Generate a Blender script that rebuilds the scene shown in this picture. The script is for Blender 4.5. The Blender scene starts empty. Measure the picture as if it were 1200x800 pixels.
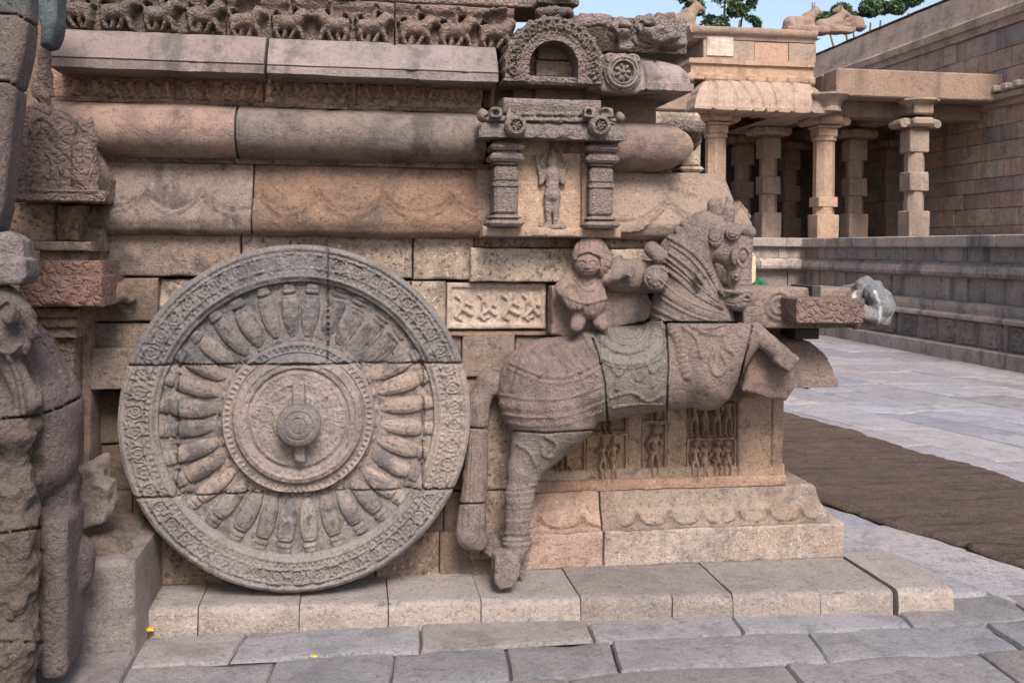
import bpy, bmesh, math, random
import numpy as np
R = math.radians
rng = np.random.default_rng(7); random.seed(7)
SC = bpy.context.scene; COL = SC.collection
# ------------------------------------------------------------------ camera, sky, sun, exposure
F, HY, CZ, YAW, ROLL = 1165.0, 291.0, 1.6, R(8.9), R(.55)      # all measured on the 1200 px wide photograph
cam = bpy.data.cameras.new('camera'); cam.sensor_width = 36; cam.lens = F/1200*36
cam.shift_y = -(400-HY)/1200; cam.clip_start = .05; cam.clip_end = 800
co = bpy.data.objects.new('camera', cam); COL.objects.link(co)
co.location = (0, 0, CZ); co.rotation_mode = 'XYZ'
from mathutils import Matrix
co.rotation_euler = (Matrix.Rotation(-YAW, 3, 'Z') @ Matrix.Rotation(R(90), 3, 'X') @ Matrix.Rotation(ROLL, 3, 'Z')).to_euler()
SC.camera = co
SUN_EL, SUN_AZ = R(46), R(176)          # azimuth clockwise from +Y: behind the camera, to the right
w = bpy.data.worlds.new('World'); SC.world = w; w.use_nodes = True
nt = w.node_tree; bgn = nt.nodes['Background']
sky = nt.nodes.new('ShaderNodeTexSky'); sky.sky_type = 'NISHITA'; sky.sun_disc = False
sky.sun_elevation = SUN_EL; sky.sun_rotation = SUN_AZ; sky.air_density = 1.0; sky.dust_density = 3.0; sky.ozone_density = 1.0
hsw = nt.nodes.new('ShaderNodeHueSaturation'); hsw.inputs['Saturation'].default_value = .85
nt.links.new(sky.outputs[0], hsw.inputs['Color']); nt.links.new(hsw.outputs[0], bgn.inputs[0]); bgn.inputs[1].default_value = .105
sl = bpy.data.lights.new('sun', 'SUN'); sl.energy = 2.6; sl.angle = R(22); sl.color = (1, .93, .84)
so = bpy.data.objects.new('sun', sl); COL.objects.link(so)
sd = np.array([math.sin(SUN_AZ)*math.cos(SUN_EL), math.cos(SUN_AZ)*math.cos(SUN_EL), math.sin(SUN_EL)])
from mathutils import Vector
so.rotation_euler = Vector(-sd).to_track_quat('-Z', 'Y').to_euler(); so.location = (3, -3, 8)
vs = SC.view_settings; vs.view_transform = 'Standard'; vs.look = 'None'; vs.gamma = 1; vs.use_curve_mapping = False
vs.exposure = 1.16
# ------------------------------------------------------------------ photo measurements -> world
fw = np.array([math.sin(YAW), math.cos(YAW), 0]); rt = np.array([math.cos(YAW), -math.sin(YAW), 0]); upv = np.array([0, 0, 1.])
cR, sR = math.cos(ROLL), math.sin(ROLL)
def ray(px, py):
    a = (px-600)/F; b = -(py-HY)/F
    return fw + rt*(a*cR-b*sR) + upv*(a*sR+b*cR)
def PY(px, py, Y): d = ray(px, py); return np.array([0, 0, CZ]) + d*(Y/d[1])     # the point at depth Y
def PZ(px, py, Z): d = ray(px, py); return np.array([0, 0, CZ]) + d*((Z-CZ)/d[2])   # the point at height Z
def X_(px, Y, py=300): return PY(px, py, Y)[0]
def Z_(py, Y, px=400): return PY(px, py, Y)[2]
def proj(x, y, z):
    d = fw[0]*x+fw[1]*y; a2 = (rt[0]*x+rt[1]*y)/d; b2 = (z-CZ)/d
    return 600+F*(a2*cR+b2*sR), HY-F*(-a2*sR+b2*cR)
# ------------------------------------------------------------------ noise and relief maths
def _h(i, j, k, s):
    n = (i.astype(np.int64)*374761393 + j.astype(np.int64)*668265263 + k.astype(np.int64)*2147483647 + s*1274126177) & 0xffffffff
    n = ((n ^ (n >> 13))*1274126177) & 0xffffffff; n = ((n ^ (n >> 16))*2246822519) & 0xffffffff
    return ((n ^ (n >> 15)) & 0xffff)/65535.0
def vnoise(x, y, z, s=0):
    x, y, z = np.broadcast_arrays(np.asarray(x, float), np.asarray(y, float), np.asarray(z, float))
    i, j, k = np.floor(x), np.floor(y), np.floor(z)
    u, v, t = x-i, y-j, z-k; u = u*u*(3-2*u); v = v*v*(3-2*v); t = t*t*(3-2*t)
    r = 0
    for a in (0, 1):
        for b in (0, 1):
            for c in (0, 1):
                r = r + (u if a else 1-u)*(v if b else 1-v)*(t if c else 1-t)*_h(i+a, j+b, k+c, s)
    return r*2-1
def fbm(x, y, z, sc=1., oct=3, s=0):
    r = 0; a = 1.; tot = 0
    for o in range(oct):
        r = r + a*vnoise(x*sc, y*sc, z*sc, s+o*17); tot += a; a *= .5; sc *= 2.1
    return r/tot
def sstep(a, b, x): t = np.clip((x-a)/(b-a), 0, 1); return t*t*(3-2*t)
def bump1(d, w): return np.sqrt(np.clip(1-(d/w)**2, 0, 1))                  # round ridge of half width w
def caps2(u, v, prims):
    """relief height from a list of tapered strokes (u0,v0,r0,u1,v1,r1,h)"""
    H = np.zeros(np.broadcast(u, v).shape)
    for (u0, v0, r0, u1, v1, r1, h) in prims:
        du, dv = u1-u0, v1-v0; L = du*du+dv*dv+1e-12
        t = np.clip(((u-u0)*du+(v-v0)*dv)/L, 0, 1)
        d = np.hypot(u-u0-t*du, v-v0-t*dv); r = r0+(r1-r0)*t
        H = np.maximum(H, h*np.sqrt(np.clip(1-(d/r)**2, 0, 1))**.8)
    return H
# ------------------------------------------------------------------ object helpers
def tag(o, label=None, cat=None, group=None, kind=None):
    for k, v in (('label', label), ('category', cat), ('group', group), ('kind', kind)):
        if v: o[k] = v
    return o
def thing(name, label, cat, loc=(0, 0, 0), rz=0, group=None):
    o = bpy.data.objects.new(name, None); COL.objects.link(o); o.empty_display_size = .1
    o.location = loc; o.rotation_euler = (0, 0, rz)
    return tag(o, label, cat, group)
def mk(name, V, Fc, mat, parent=None, smooth=True, tint=None, sharp=None):
    V = np.asarray(V, dtype=np.float32).reshape(-1, 3)
    me = bpy.data.meshes.new(name)
    if isinstance(Fc, np.ndarray):
        n = len(Fc); k = Fc.shape[1]
        me.vertices.add(len(V)); me.vertices.foreach_set('co', V.ravel())
        me.loops.add(n*k); me.loops.foreach_set('vertex_index', Fc.astype(np.int32).ravel())
        me.polygons.add(n); me.polygons.foreach_set('loop_start', np.arange(0, n*k, k, dtype=np.int32))
        me.update(calc_edges=True)
    else:
        me.from_pydata(V.tolist(), [], Fc); me.update()
    me.validate()
    if smooth: me.polygons.foreach_set('use_smooth', np.ones(len(me.polygons), bool))
    if smooth and sharp: me.set_sharp_from_angle(angle=R(sharp))
    at = me.attributes.new('tint', 'FLOAT_COLOR', 'POINT'); c = np.ones((len(V), 4), np.float32)
    if tint is not None: c[:, :3] = np.asarray(tint, np.float32).reshape(-1, 3) if np.ndim(tint) > 1 else np.asarray(tint, np.float32)
    at.data.foreach_set('color', c.ravel())
    me.materials.append(mat)
    o = bpy.data.objects.new(name, me); COL.objects.link(o)
    if parent is not None: o.parent = parent
    return o
def gridfaces(nu, nv, off=0, flip=False):
    a = np.arange(nu*nv).reshape(nu, nv)+off
    q = np.stack([a[:-1, :-1], a[1:, :-1], a[1:, 1:], a[:-1, 1:]], -1).reshape(-1, 4)
    return q[:, ::-1].copy() if flip else q
class MB:
    """collects quads and n-gons of one part"""
    def __init__(s): s.V = []; s.F = []; s.n = 0; s.T = []
    def add(s, V, Fc, tint=(1, 1, 1)):
        V = np.asarray(V, float).reshape(-1, 3); s.V.append(V)
        s.F += [tuple(int(i)+s.n for i in f) for f in Fc]; s.n += len(V)
        t = np.asarray(tint, float)
        s.T.append(np.tile(t, (len(V), 1)) if t.ndim == 1 else t)
    def box(s, x0, x1, y0, y1, z0, z1, b=.01, tint=(1, 1, 1), jit=0):
        """bevelled box: eight corners, three vertices at each"""
        C = []
        for sx, x in ((1, x0), (-1, x1)):
            for sy, y in ((1, y0), (-1, y1)):
                for sz, z in ((1, z0), (-1, z1)):
                    j = (np.random.RandomState((s.n+len(C)) % 9999).rand(3)-.5)*2*jit
                    C += [(x+j[0], y+sy*b+j[1], z+sz*b+j[2]), (x+sx*b+j[0], y+j[1], z+sz*b+j[2]), (x+sx*b+j[0], y+sy*b+j[1], z+j[2])]
        def v(i, j, k, a): return (i*4+j*2+k)*3+a
        Fc = []
        for i in (0, 1):
            q = [v(i, 0, 0, 0), v(i, 0, 1, 0), v(i, 1, 1, 0), v(i, 1, 0, 0)]; Fc.append(q if i == 0 else q[::-1])
            q = [v(0, i, 0, 1), v(1, i, 0, 1), v(1, i, 1, 1), v(0, i, 1, 1)]; Fc.append(q if i == 0 else q[::-1])
            q = [v(0, 0, i, 2), v(0, 1, i, 2), v(1, 1, i, 2), v(1, 0, i, 2)]; Fc.append(q if i == 0 else q[::-1])
        for i in (0, 1):
            for j in (0, 1):
                p = (i+j) % 2
                q = [v(i, j, 0, 0), v(i, j, 0, 1), v(i, j, 1, 1), v(i, j, 1, 0)]; Fc.append(q if p else q[::-1])
                q = [v(i, 0, j, 2), v(i, 0, j, 0), v(i, 1, j, 0), v(i, 1, j, 2)]; Fc.append(q if p else q[::-1])
                q = [v(0, i, j, 1), v(0, i, j, 2), v(1, i, j, 2), v(1, i, j, 1)]; Fc.append(q if p else q[::-1])
        for i in (0, 1):
            for j in (0, 1):
                for k in (0, 1):
                    q = [v(i, j, k, 0), v(i, j, k, 1), v(i, j, k, 2)]; Fc.append(q if (i+j+k) % 2 else q[::-1])
        s.add(C, Fc, tint)
    def lathe(s, prof, c, n=16, ax='z', tint=(1, 1, 1), sq=0):
        """prof: (radius, height); sq>0 makes it n-sided with flat sides"""
        prof = np.asarray(prof, float); m = len(prof); th = np.arange(n)/n*2*math.pi+(math.pi/n if sq else 0)
        k = 1/math.cos(math.pi/n) if sq else 1
        P = np.zeros((m, n, 3)); P[..., 0] = prof[:, None, 0]*np.cos(th)*k; P[..., 1] = prof[:, None, 0]*np.sin(th)*k; P[..., 2] = prof[:, None, 1]
        if ax == 'y': P = np.stack([P[..., 0], -P[..., 2], P[..., 1]], -1)
        if ax == 'x': P = np.stack([P[..., 2], P[..., 0], P[..., 1]], -1)
        V = P.reshape(-1, 3)+np.asarray(c)
        Fc = [(i*n+j, i*n+(j+1) % n, (i+1)*n+(j+1) % n, (i+1)*n+j) for i in range(m-1) for j in range(n)]
        Fc += [tuple(range(n))[::-1], tuple((m-1)*n+j for j in range(n))]
        s.add(V, Fc, tint)
    def build(s, name, mat, parent=None, smooth=False, sharp=None):
        return mk(name, np.concatenate(s.V), s.F, mat, parent, smooth, np.concatenate(s.T), sharp)
def lin(a, b, st, edge=.006):
    n = max(3, int(abs(b-a)/st)); g = np.linspace(a, b, n)
    e = min(edge, abs(b-a)*.2); ex = np.array([0, .12, .35, .65])*e
    return np.unique(np.concatenate([g[(g > a+e) & (g < b-e)], a+ex, b-ex, [a+e, b-e]]))
SEED = [0]
def relief_block(name, mat, parent, x0, x1, z0, z1, yf, yb, h=None, res=.014, edge=.010, rough=.0035, chip=1., tint=None, tilt=0., jit=.002):
    """a dressed stone: finely gridded front face at depth yf with rounded, chipped arrises and relief h(x,z)"""
    SEED[0] += 1; s = SEED[0]
    xs, zs = lin(x0, x1, res, edge), lin(z0, z1, res, edge)
    Xg, Zg = np.meshgrid(xs, zs, indexing='ij')
    d = np.minimum(np.minimum(Xg-x0, x1-Xg), np.minimum(Zg-z0, z1-Zg))
    e = edge*(1+1.6*chip*np.clip(fbm(Xg, 0, Zg, 14, 2, s), 0, 1))
    q = np.clip(1-d/e, 0, 1); H = -e*(1-np.sqrt(1-q*q*.999))*.9
    H = H + rough*fbm(Xg, 0, Zg, 9, 4, s+3) + rough*.8*fbm(Xg, 0, Zg, 3, 2, s+5) + tilt*(Zg-z0)
    ch = fbm(Xg, 0, Zg, 7, 3, s+9); H = H - chip*.02*sstep(.42, .7, ch)*sstep(.06, 0, d)
    if h is not None: H = H + h(Xg, Zg)
    jx = jit*fbm(Zg*0, 0, Zg, 12, 2, s+20)*np.where(Xg < (x0+x1)/2, 1, -1)*(d < edge)
    jz = jit*fbm(Xg, 0, Xg*0, 12, 2, s+21)*np.where(Zg < (z0+z1)/2, 1, -1)*(d < edge)
    P = np.stack([Xg+jx, yf-H, Zg+jz], -1); nu, nv = Xg.shape
    V = P.reshape(-1, 3); Fq = gridfaces(nu, nv)
    a = np.arange(nu*nv).reshape(nu, nv)
    loop = np.concatenate([a[:-1, 0], a[-1, :-1], a[:0:-1, -1], a[0, :0:-1]])
    B = V[loop].copy(); B[:, 1] = yb; nb = len(loop); o = len(V)
    V = np.concatenate([V, B]); i = np.arange(nb); j = (i+1) % nb
    Fs = np.stack([loop[i], o+i, o+j, loop[j]], -1)
    return mk(name, V, np.concatenate([Fq, Fs]), mat, parent, True, tint, 50)
def resample(prof, st):
    p = np.asarray(prof, float); out = [p[0]]
    for a, b in zip(p[:-1], p[1:]):
        n = max(1, int(np.hypot(*(b-a))/st)); out += [a+(b-a)*t for t in np.linspace(0, 1, n+1)[1:]]
    return np.array(out)
def moulding(name, mat, parent, x0, x1, yw, prof, h=None, st=.012, sx=.018, ret_r=0, ret_l=0, edge=.006, rough=.0048, tint=None):
    """profile (outward, z) from bottom to top run along X in front of the plane y=yw; mitred returns of length ret_*"""
    SEED[0] += 1; s = SEED[0]
    p = resample(prof, st); dp = np.gradient(p, axis=0); nrm = np.stack([dp[:, 1], -dp[:, 0]], -1); nrm /= np.linalg.norm(nrm, axis=1)[:, None]+1e-9
    arc = np.concatenate([[0], np.cumsum(np.hypot(*np.diff(p, axis=0).T))])
    om = float(p[:, 0].max())+.03; xs = lin(x0-(om if ret_l else 0), x1+(om if ret_r else 0), sx, edge); m = len(p); cols = []; disp = []
    G, A = np.meshgrid(xs, arc, indexing='ij'); Zp = np.broadcast_to(p[:, 1], G.shape)
    H = rough*fbm(G, A, 0, 10, 4, s)+rough*fbm(G, A, 0, 3, 2, s+4)-.014*sstep(.45, .75, fbm(G, A, 0, 9, 3, s+8))
    if not ret_l: q = np.clip(1-(G-x0)/edge, 0, 1); H = H-edge*(1-np.sqrt(1-q*q*.999))
    if not ret_r: q = np.clip(1-(x1-G)/edge, 0, 1); H = H-edge*(1-np.sqrt(1-q*q*.999))
    if h is not None: H = H+h(G, Zp)
    O = p[None, :, 0]+nrm[None, :, 0]*H; Z = p[None, :, 1]+nrm[None, :, 1]*H
    Xc = G.copy()
    if ret_r:   # corner columns slide out with the profile
        Xc = np.minimum(Xc, x1+O)
    if ret_l:
        Xc = np.maximum(Xc, x0-O)
    P = np.stack([Xc, yw-O, Z], -1)
    if ret_r:
        ys = np.linspace(0, ret_r, 6)[1:]; E = np.stack([np.stack([x1+O[-1], np.full(m, 0.)+yw-O[-1]+(O[-1]+y), Z[-1]], -1) for y in ys]); P = np.concatenate([P, E])
    if ret_l:
        ys = np.linspace(ret_l, 0, 6)[:-1]; E = np.stack([np.stack([x0-O[0], yw+np.zeros(m)+y, Z[0]], -1) for y in ys]); P = np.concatenate([E, P])
    nu = P.shape[0]; V = P.reshape(-1, 3); F_ = [tuple(q) for q in gridfaces(nu, m)]
    n0 = len(V); dep = max(.25, 0)
    a = np.arange(nu*m).reshape(nu, m)
    # back strip: top and bottom run to the wall plane, ends are capped
    bb = P[:, 0].copy(); bt = P[:, -1].copy()
    if not (ret_r or ret_l): bb[:, 1] = yw+.1; bt[:, 1] = yw+.1
    else:
        bb[:, 1] = np.maximum(bb[:, 1], yw)+.1; bt[:, 1] = np.maximum(bt[:, 1], yw)+.1
        if ret_r: bb[:, 0] = np.minimum(bb[:, 0], x1-.02); bt[:, 0] = np.minimum(bt[:, 0], x1-.02)
        if ret_l: bb[:, 0] = np.maximum(bb[:, 0], x0+.02); bt[:, 0] = np.maximum(bt[:, 0], x0+.02)
    V = np.concatenate([V, bb, bt])
    for i in range(nu-1):
        F_.append((a[i, 0], n0+i, n0+i+1, a[i+1, 0])); F_.append((a[i, -1], a[i+1, -1], n0+nu+i+1, n0+nu+i))
    F_.append(tuple(a[0, :])+(n0+nu, n0)); F_.append((tuple(a[-1, :])+(n0+nu+nu-1, n0+nu-1))[::-1])
    return mk(name, V, [tuple(int(k) for k in f) for f in F_], mat, parent, True, tint, 50)
# ------------------------------------------------------------------ sculpting: distance field + surface nets
class Clay:
    def __init__(s, lo, hi, vx):
        s.lo = np.array(lo, float); s.vx = vx; n = np.ceil((np.array(hi)-s.lo)/vx).astype(int)+1
        s.ax = [s.lo[i]+np.arange(n[i])*vx for i in range(3)]; s.f = np.full(n, 1., np.float32)
    def grids(s): return np.meshgrid(*s.ax, indexing='ij', sparse=True)
    def _win(s, lo, hi):
        sl = []
        for i in range(3):
            a = int(np.clip(np.floor((lo[i]-s.lo[i])/s.vx), 0, s.f.shape[i]-2)); b = int(np.clip(np.ceil((hi[i]-s.lo[i])/s.vx)+1, a+1, s.f.shape[i])); sl.append(slice(a, b))
        g = np.meshgrid(*[s.ax[i][sl[i]] for i in range(3)], indexing='ij', sparse=True)
        return tuple(sl), g
    def _mix(s, sl, d, k, sub=False):
        a = s.f[sl]
        if sub:
            a[...] = np.maximum(a, -d); return
        h = np.clip(.5+.5*(a-d)/k, 0, 1); a[...] = a*(1-h)+d*h-k*h*(1-h)
    def cap(s, a, b, ra, rb=None, k=.02, fl=1., sub=False):
        """tapered stroke; fl<1 flattens it in Y"""
        rb = ra if rb is None else rb; a = np.asarray(a, float); b = np.asarray(b, float); m = max(ra, rb)+4*k+.03
        sl, (x, y, z) = s._win(np.minimum(a, b)-m, np.maximum(a, b)+m)
        d = b-a; L = d@d+1e-12; t = np.clip(((x-a[0])*d[0]+(y-a[1])*d[1]+(z-a[2])*d[2])/L, 0, 1)
        q = np.sqrt((x-a[0]-t*d[0])**2+((y-a[1]-t*d[1])/fl)**2+(z-a[2]-t*d[2])**2)-(ra+(rb-ra)*t)
        s._mix(sl, q.astype(np.float32), k, sub)
    def ell(s, c, r, k=.02, sub=False):
        c = np.asarray(c, float); r = np.asarray(r, float); m = r+4*k+.03
        sl, (x, y, z) = s._win(c-m, c+m)
        q = np.sqrt(((x-c[0])/r[0])**2+((y-c[1])/r[1])**2+((z-c[2])/r[2])**2); d = (q-1)*r.min()
        s._mix(sl, d.astype(np.float32), k, sub)
    def box(s, c, hs, rad=.01, k=.01, rot=0, sub=False):
        c = np.asarray(c, float); hs = np.asarray(hs, float); m = np.full(3, np.linalg.norm(hs)+4*k+.03)
        sl, (x, y, z) = s._win(c-m, c+m); x = x-c[0]; y = y-c[1]; z = z-c[2]
        if rot: x, z = x*math.cos(rot)+z*math.sin(rot), -x*math.sin(rot)+z*math.cos(rot)
        qx, qy, qz = np.abs(x)-hs[0]+rad, np.abs(y)-hs[1]+rad, np.abs(z)-hs[2]+rad
        d = np.sqrt(np.maximum(qx, 0)**2+np.maximum(qy, 0)**2+np.maximum(qz, 0)**2)+np.minimum(np.maximum(np.maximum(qx, qy), qz), 0)-rad
        s._mix(sl, d.astype(np.float32), k, sub)
    def poly(s, pts, y0, y1, rad=.01, k=.01, sub=False):
        """rounded prism of a convex or concave outline in XZ between two depths"""
        pts = np.asarray(pts, float); x, y, z = s.grids(); X, Z = np.broadcast_arrays(x[:, 0, :], z[0, 0, :][None, :])
        dd = np.full(X.shape, 1e9); ins = np.zeros(X.shape, bool); n = len(pts)
        for i in range(n):
            a, b = pts[i], pts[(i+1) % n]; e = b-a; t = np.clip(((X-a[0])*e[0]+(Z-a[1])*e[1])/(e@e+1e-12), 0, 1)
            dd = np.minimum(dd, np.hypot(X-a[0]-t*e[0], Z-a[1]-t*e[1]))
            c = ((a[1] <= Z) != (b[1] <= Z)); xi = a[0]+(Z-a[1])*e[0]/(e[1] if abs(e[1]) > 1e-9 else 1e-9); ins ^= c & (X < xi)
        d2 = np.where(ins, -dd, dd)+rad; q = d2[:, None, :]; v = np.abs(y-(y0+y1)/2)-(y1-y0)/2+rad
        d = np.sqrt(np.maximum(q, 0)**2+np.maximum(v, 0)**2)+np.minimum(np.maximum(q, v), 0)-rad
        s._mix((slice(None),)*3, d.astype(np.float32), k, sub)
    def rough(s, amp=.004, sc=8, oct=3, seed=1):
        m = np.abs(s.f) < .05; i = np.nonzero(m)
        s.f[i] += amp*fbm(s.ax[0][i[0]], s.ax[1][i[1]], s.ax[2][i[2]], sc, oct, seed).astype(np.float32)
    def near(s, w=.06):
        i = np.nonzero(np.abs(s.f) < w); return i, s.ax[0][i[0]], s.ax[1][i[1]], s.ax[2][i[2]]
    def seam(s, fn, wd=.0045, dep=.022):
        i, x, y, z = s.near(.06); d = np.abs(fn(x, y, z)); f0 = s.f[i]
        s.f[i] = np.maximum(f0, -np.maximum(d-wd, -(f0+dep)))
    def mesh(s, name, mat, parent=None, tint=None, field=None):
        f = s.f if field is None else field
        f = f.copy()
        for ax in range(3):
            ix = [slice(None)]*3
            for e in (0, -1): ix[ax] = e; f[tuple(ix)] = np.maximum(f[tuple(ix)], 1e-3)
        S = f < 0; c = np.zeros(tuple(n-1 for n in f.shape), np.int8)
        sh = [(a, b, d) for a in (0, 1) for b in (0, 1) for d in (0, 1)]
        def cut(A, o): return A[o[0]:A.shape[0]-1+o[0], o[1]:A.shape[1]-1+o[1], o[2]:A.shape[2]-1+o[2]]
        for o in sh: c += cut(S, o)
        act = (c > 0) & (c < 8); I = np.stack(np.nonzero(act), -1); idx = np.full(c.shape, -1, np.int64); idx[act] = np.arange(len(I))
        pos = np.zeros((len(I), 3)); cnt = np.zeros(len(I))
        for o in sh:
            for ax in range(3):
                if o[ax]: continue
                b = list(o); b[ax] = 1
                fa = f[I[:, 0]+o[0], I[:, 1]+o[1], I[:, 2]+o[2]]; fb = f[I[:, 0]+b[0], I[:, 1]+b[1], I[:, 2]+b[2]]
                m = (fa < 0) != (fb < 0); t = np.where(m, fa/np.where(m, fa-fb, 1), 0)
                p = np.tile(np.array(o, float), (len(I), 1)); p[:, ax] = t; pos += p*m[:, None]; cnt += m
        V = s.lo+(I+pos/cnt[:, None])*s.vx; Q = []
        for ax in range(3):
            u, v = (ax+1) % 3, (ax+2) % 3
            A = np.take(S, range(f.shape[ax]-1), ax); B = np.take(S, range(1, f.shape[ax]), ax)
            E = np.stack(np.nonzero(A != B), -1); E = E[(E[:, u] > 0) & (E[:, v] > 0) & (E[:, u] < f.shape[u]-1) & (E[:, v] < f.shape[v]-1)]
            sg = A[tuple(E.T)]
            def cell(du, dv): e = E.copy(); e[:, u] -= du; e[:, v] -= dv; return idx[tuple(e.T)]
            q = np.stack([cell(1, 1), cell(0, 1), cell(0, 0), cell(1, 0)], -1); q[~sg] = q[~sg][:, ::-1]; Q.append(q)
        Q = np.concatenate(Q); Q = Q[(Q >= 0).all(1)]
        t = tint(V) if callable(tint) else tint
        return mk(name, V, Q, mat, parent, True, t)
def clay_px(x0, y0, x1, y1, Y0, Y1, vx):
    c = [PY(px, py, Y) for px in (x0, x1) for py in (y0, y1) for Y in (Y0, Y1)]
    return Clay(np.min(c, 0), np.max(c, 0), vx)
def sp(px, py, Y): d = PY(px, py, Y); return (d@fw)/F           # metres per photo pixel there
# ------------------------------------------------------------------ materials
def N(t, ty, **kw):
    n = t.nodes.new(ty)
    for k, v in kw.items(): setattr(n, k, v)
    return n
def stone(name, c1, c2, c3, pat=.45, sc=1., bump=.35, rough=.85, streak=0., speck=.35, carve=0., carve_sc=30., spec=.3, ss=1., smap=(1, 1, .12)):
    """weathered stone: two base colours, patina patches, mineral speckle, fine grain"""
    m = bpy.data.materials.new(name); m.use_nodes = True; t = m.node_tree; L = t.links.new
    def ds_(c): g = .3*c[0]+.59*c[1]+.11*c[2]; return tuple((v*.78+g*.22)*k for v, k in zip(c, (1.03, .98, .972)))
    c1, c2, c3 = ds_(c1), ds_(c2), ds_(c3)
    b = t.nodes['Principled BSDF']; b.inputs['Roughness'].default_value = rough; b.inputs['Specular IOR Level'].default_value = spec
    tc = N(t, 'ShaderNodeTexCoord'); oi = N(t, 'ShaderNodeObjectInfo'); ad = N(t, 'ShaderNodeVectorMath', operation='ADD')
    mu = N(t, 'ShaderNodeMath', operation='MULTIPLY'); mu.inputs[1].default_value = 37; L(oi.outputs['Random'], mu.inputs[0])
    L(tc.outputs['Object'], ad.inputs[0]); L(mu.outputs[0], ad.inputs[1]); co = ad.outputs[0]
    def noise(s, d=4, r=.6, vec=co, dist=0.):
        n = N(t, 'ShaderNodeTexNoise'); n.inputs['Scale'].default_value = s; n.inputs['Detail'].default_value = d; n.inputs['Roughness'].default_value = r
        n.inputs['Distortion'].default_value = dist; L(vec, n.inputs['Vector']); return n.outputs['Fac']
    def ramp(x, a, c):
        r = N(t, 'ShaderNodeMapRange'); r.interpolation_type = 'SMOOTHSTEP'; r.inputs['From Min'].default_value = a; r.inputs['From Max'].default_value = c; L(x, r.inputs['Value']); return r.outputs[0]
    def mix(fac, a, c, bl='MIX', f=1.):
        n = N(t, 'ShaderNodeMix', data_type='RGBA', blend_type=bl)
        if isinstance(fac, float): n.inputs['Factor'].default_value = fac
        else:
            q = N(t, 'ShaderNodeMath', operation='MULTIPLY'); q.inputs[1].default_value = f; L(fac, q.inputs[0]); L(q.outputs[0], n.inputs['Factor'])
        for i, v in ((6, a), (7, c)):
            if isinstance(v, tuple): n.inputs[i].default_value = (*v, 1)
            else: L(v, n.inputs[i])
        return n.outputs[2]
    col = mix(ramp(noise(1.7*sc, 5, .62, dist=.6), .38, .66), c1, c2)
    col = mix(ramp(noise(5.5*sc, 6, .7, dist=.4), .47, .65), col, c3, f=min(1., pat*1.15))
    lt = tuple(min(1, v*1.45) for v in c1)
    col = mix(ramp(noise(9*sc, 5, .7), .58, .74), col, lt, f=.45)
    if streak:
        mp = N(t, 'ShaderNodeMapping'); mp.inputs['Scale'].default_value = smap; L(co, mp.inputs['Vector'])
        col = mix(ramp(noise(6*sc, 5, .7, mp.outputs[0]), .50, .66), col, tuple(v*.7 for v in c3), f=streak*1.5)
    col = mix(ramp(noise(75*ss, 4, .7), .52, .66), col, tuple(v*.45 for v in c3), f=speck*1.7)
    col = mix(ramp(noise(58*ss, 4, .7), .57, .70), col, tuple(min(1, v*1.25) for v in lt), f=speck*1.4)
    col = mix(ramp(noise(21*ss, 5, .7, dist=.5), .54, .66), col, tuple(v*.8 for v in c3), f=pat*1.1)
    at = N(t, 'ShaderNodeAttribute'); at.attribute_name = 'tint'
    col = mix(1., col, at.outputs['Color'], 'MULTIPLY')
    hs = N(t, 'ShaderNodeHueSaturation'); rv = N(t, 'ShaderNodeMapRange'); rv.inputs['To Min'].default_value = .86; rv.inputs['To Max'].default_value = 1.12
    L(oi.outputs['Random'], rv.inputs['Value']); L(rv.outputs[0], hs.inputs['Value']); L(col, hs.inputs['Color']); L(hs.outputs[0], b.inputs['Base Color'])
    # grain
    s1 = noise(30*sc, 7, .78); s2 = noise(170, 3, .7); am = N(t, 'ShaderNodeMath', operation='MULTIPLY_ADD'); am.inputs[1].default_value = .45; L(s2, am.inputs[0]); L(s1, am.inputs[2]); hgt = am.outputs[0]
    if carve:
        vo = N(t, 'ShaderNodeTexVoronoi', feature='DISTANCE_TO_EDGE'); vo.inputs['Scale'].default_value = carve_sc
        ds = N(t, 'ShaderNodeVectorMath', operation='MULTIPLY_ADD'); nc = N(t, 'ShaderNodeTexNoise'); nc.inputs['Scale'].default_value = carve_sc*.6; L(co, nc.inputs['Vector'])
        ds.inputs[1].default_value = (1.6/carve_sc,)*3; L(nc.outputs['Color'], ds.inputs[0]); L(co, ds.inputs[2]); L(ds.outputs[0], vo.inputs['Vector'])
        cv = ramp(vo.outputs['Distance'], .02, .28); ca = N(t, 'ShaderNodeMath', operation='MULTIPLY_ADD'); ca.inputs[1].default_value = carve; L(cv, ca.inputs[0]); L(hgt, ca.inputs[2]); hgt = ca.outputs[0]
    bu = N(t, 'ShaderNodeBump'); bu.inputs['Strength'].default_value = 1.; bu.inputs['Distance'].default_value = .022*bump/.35/min(1, sc**.6); L(hgt, bu.inputs['Height']); L(bu.outputs[0], b.inputs['Normal'])
    return m
def plain(name, c, rough=.6, bump=0.):
    m = bpy.data.materials.new(name); m.use_nodes = True; t = m.node_tree; b = t.nodes['Principled BSDF']; b.inputs['Roughness'].default_value = rough
    n = N(t, 'ShaderNodeTexNoise'); n.inputs['Scale'].default_value = 25; n.inputs['Detail'].default_value = 5
    tc = N(t, 'ShaderNodeTexCoord'); t.links.new(tc.outputs['Object'], n.inputs['Vector'])
    x = N(t, 'ShaderNodeMix', data_type='RGBA'); x.inputs[6].default_value = (*[v*.7 for v in c], 1); x.inputs[7].default_value = (*[min(1, v*1.25) for v in c], 1)
    t.links.new(n.outputs['Fac'], x.inputs['Factor']); t.links.new(x.outputs[2], b.inputs['Base Color'])
    return m
M = {}
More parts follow.
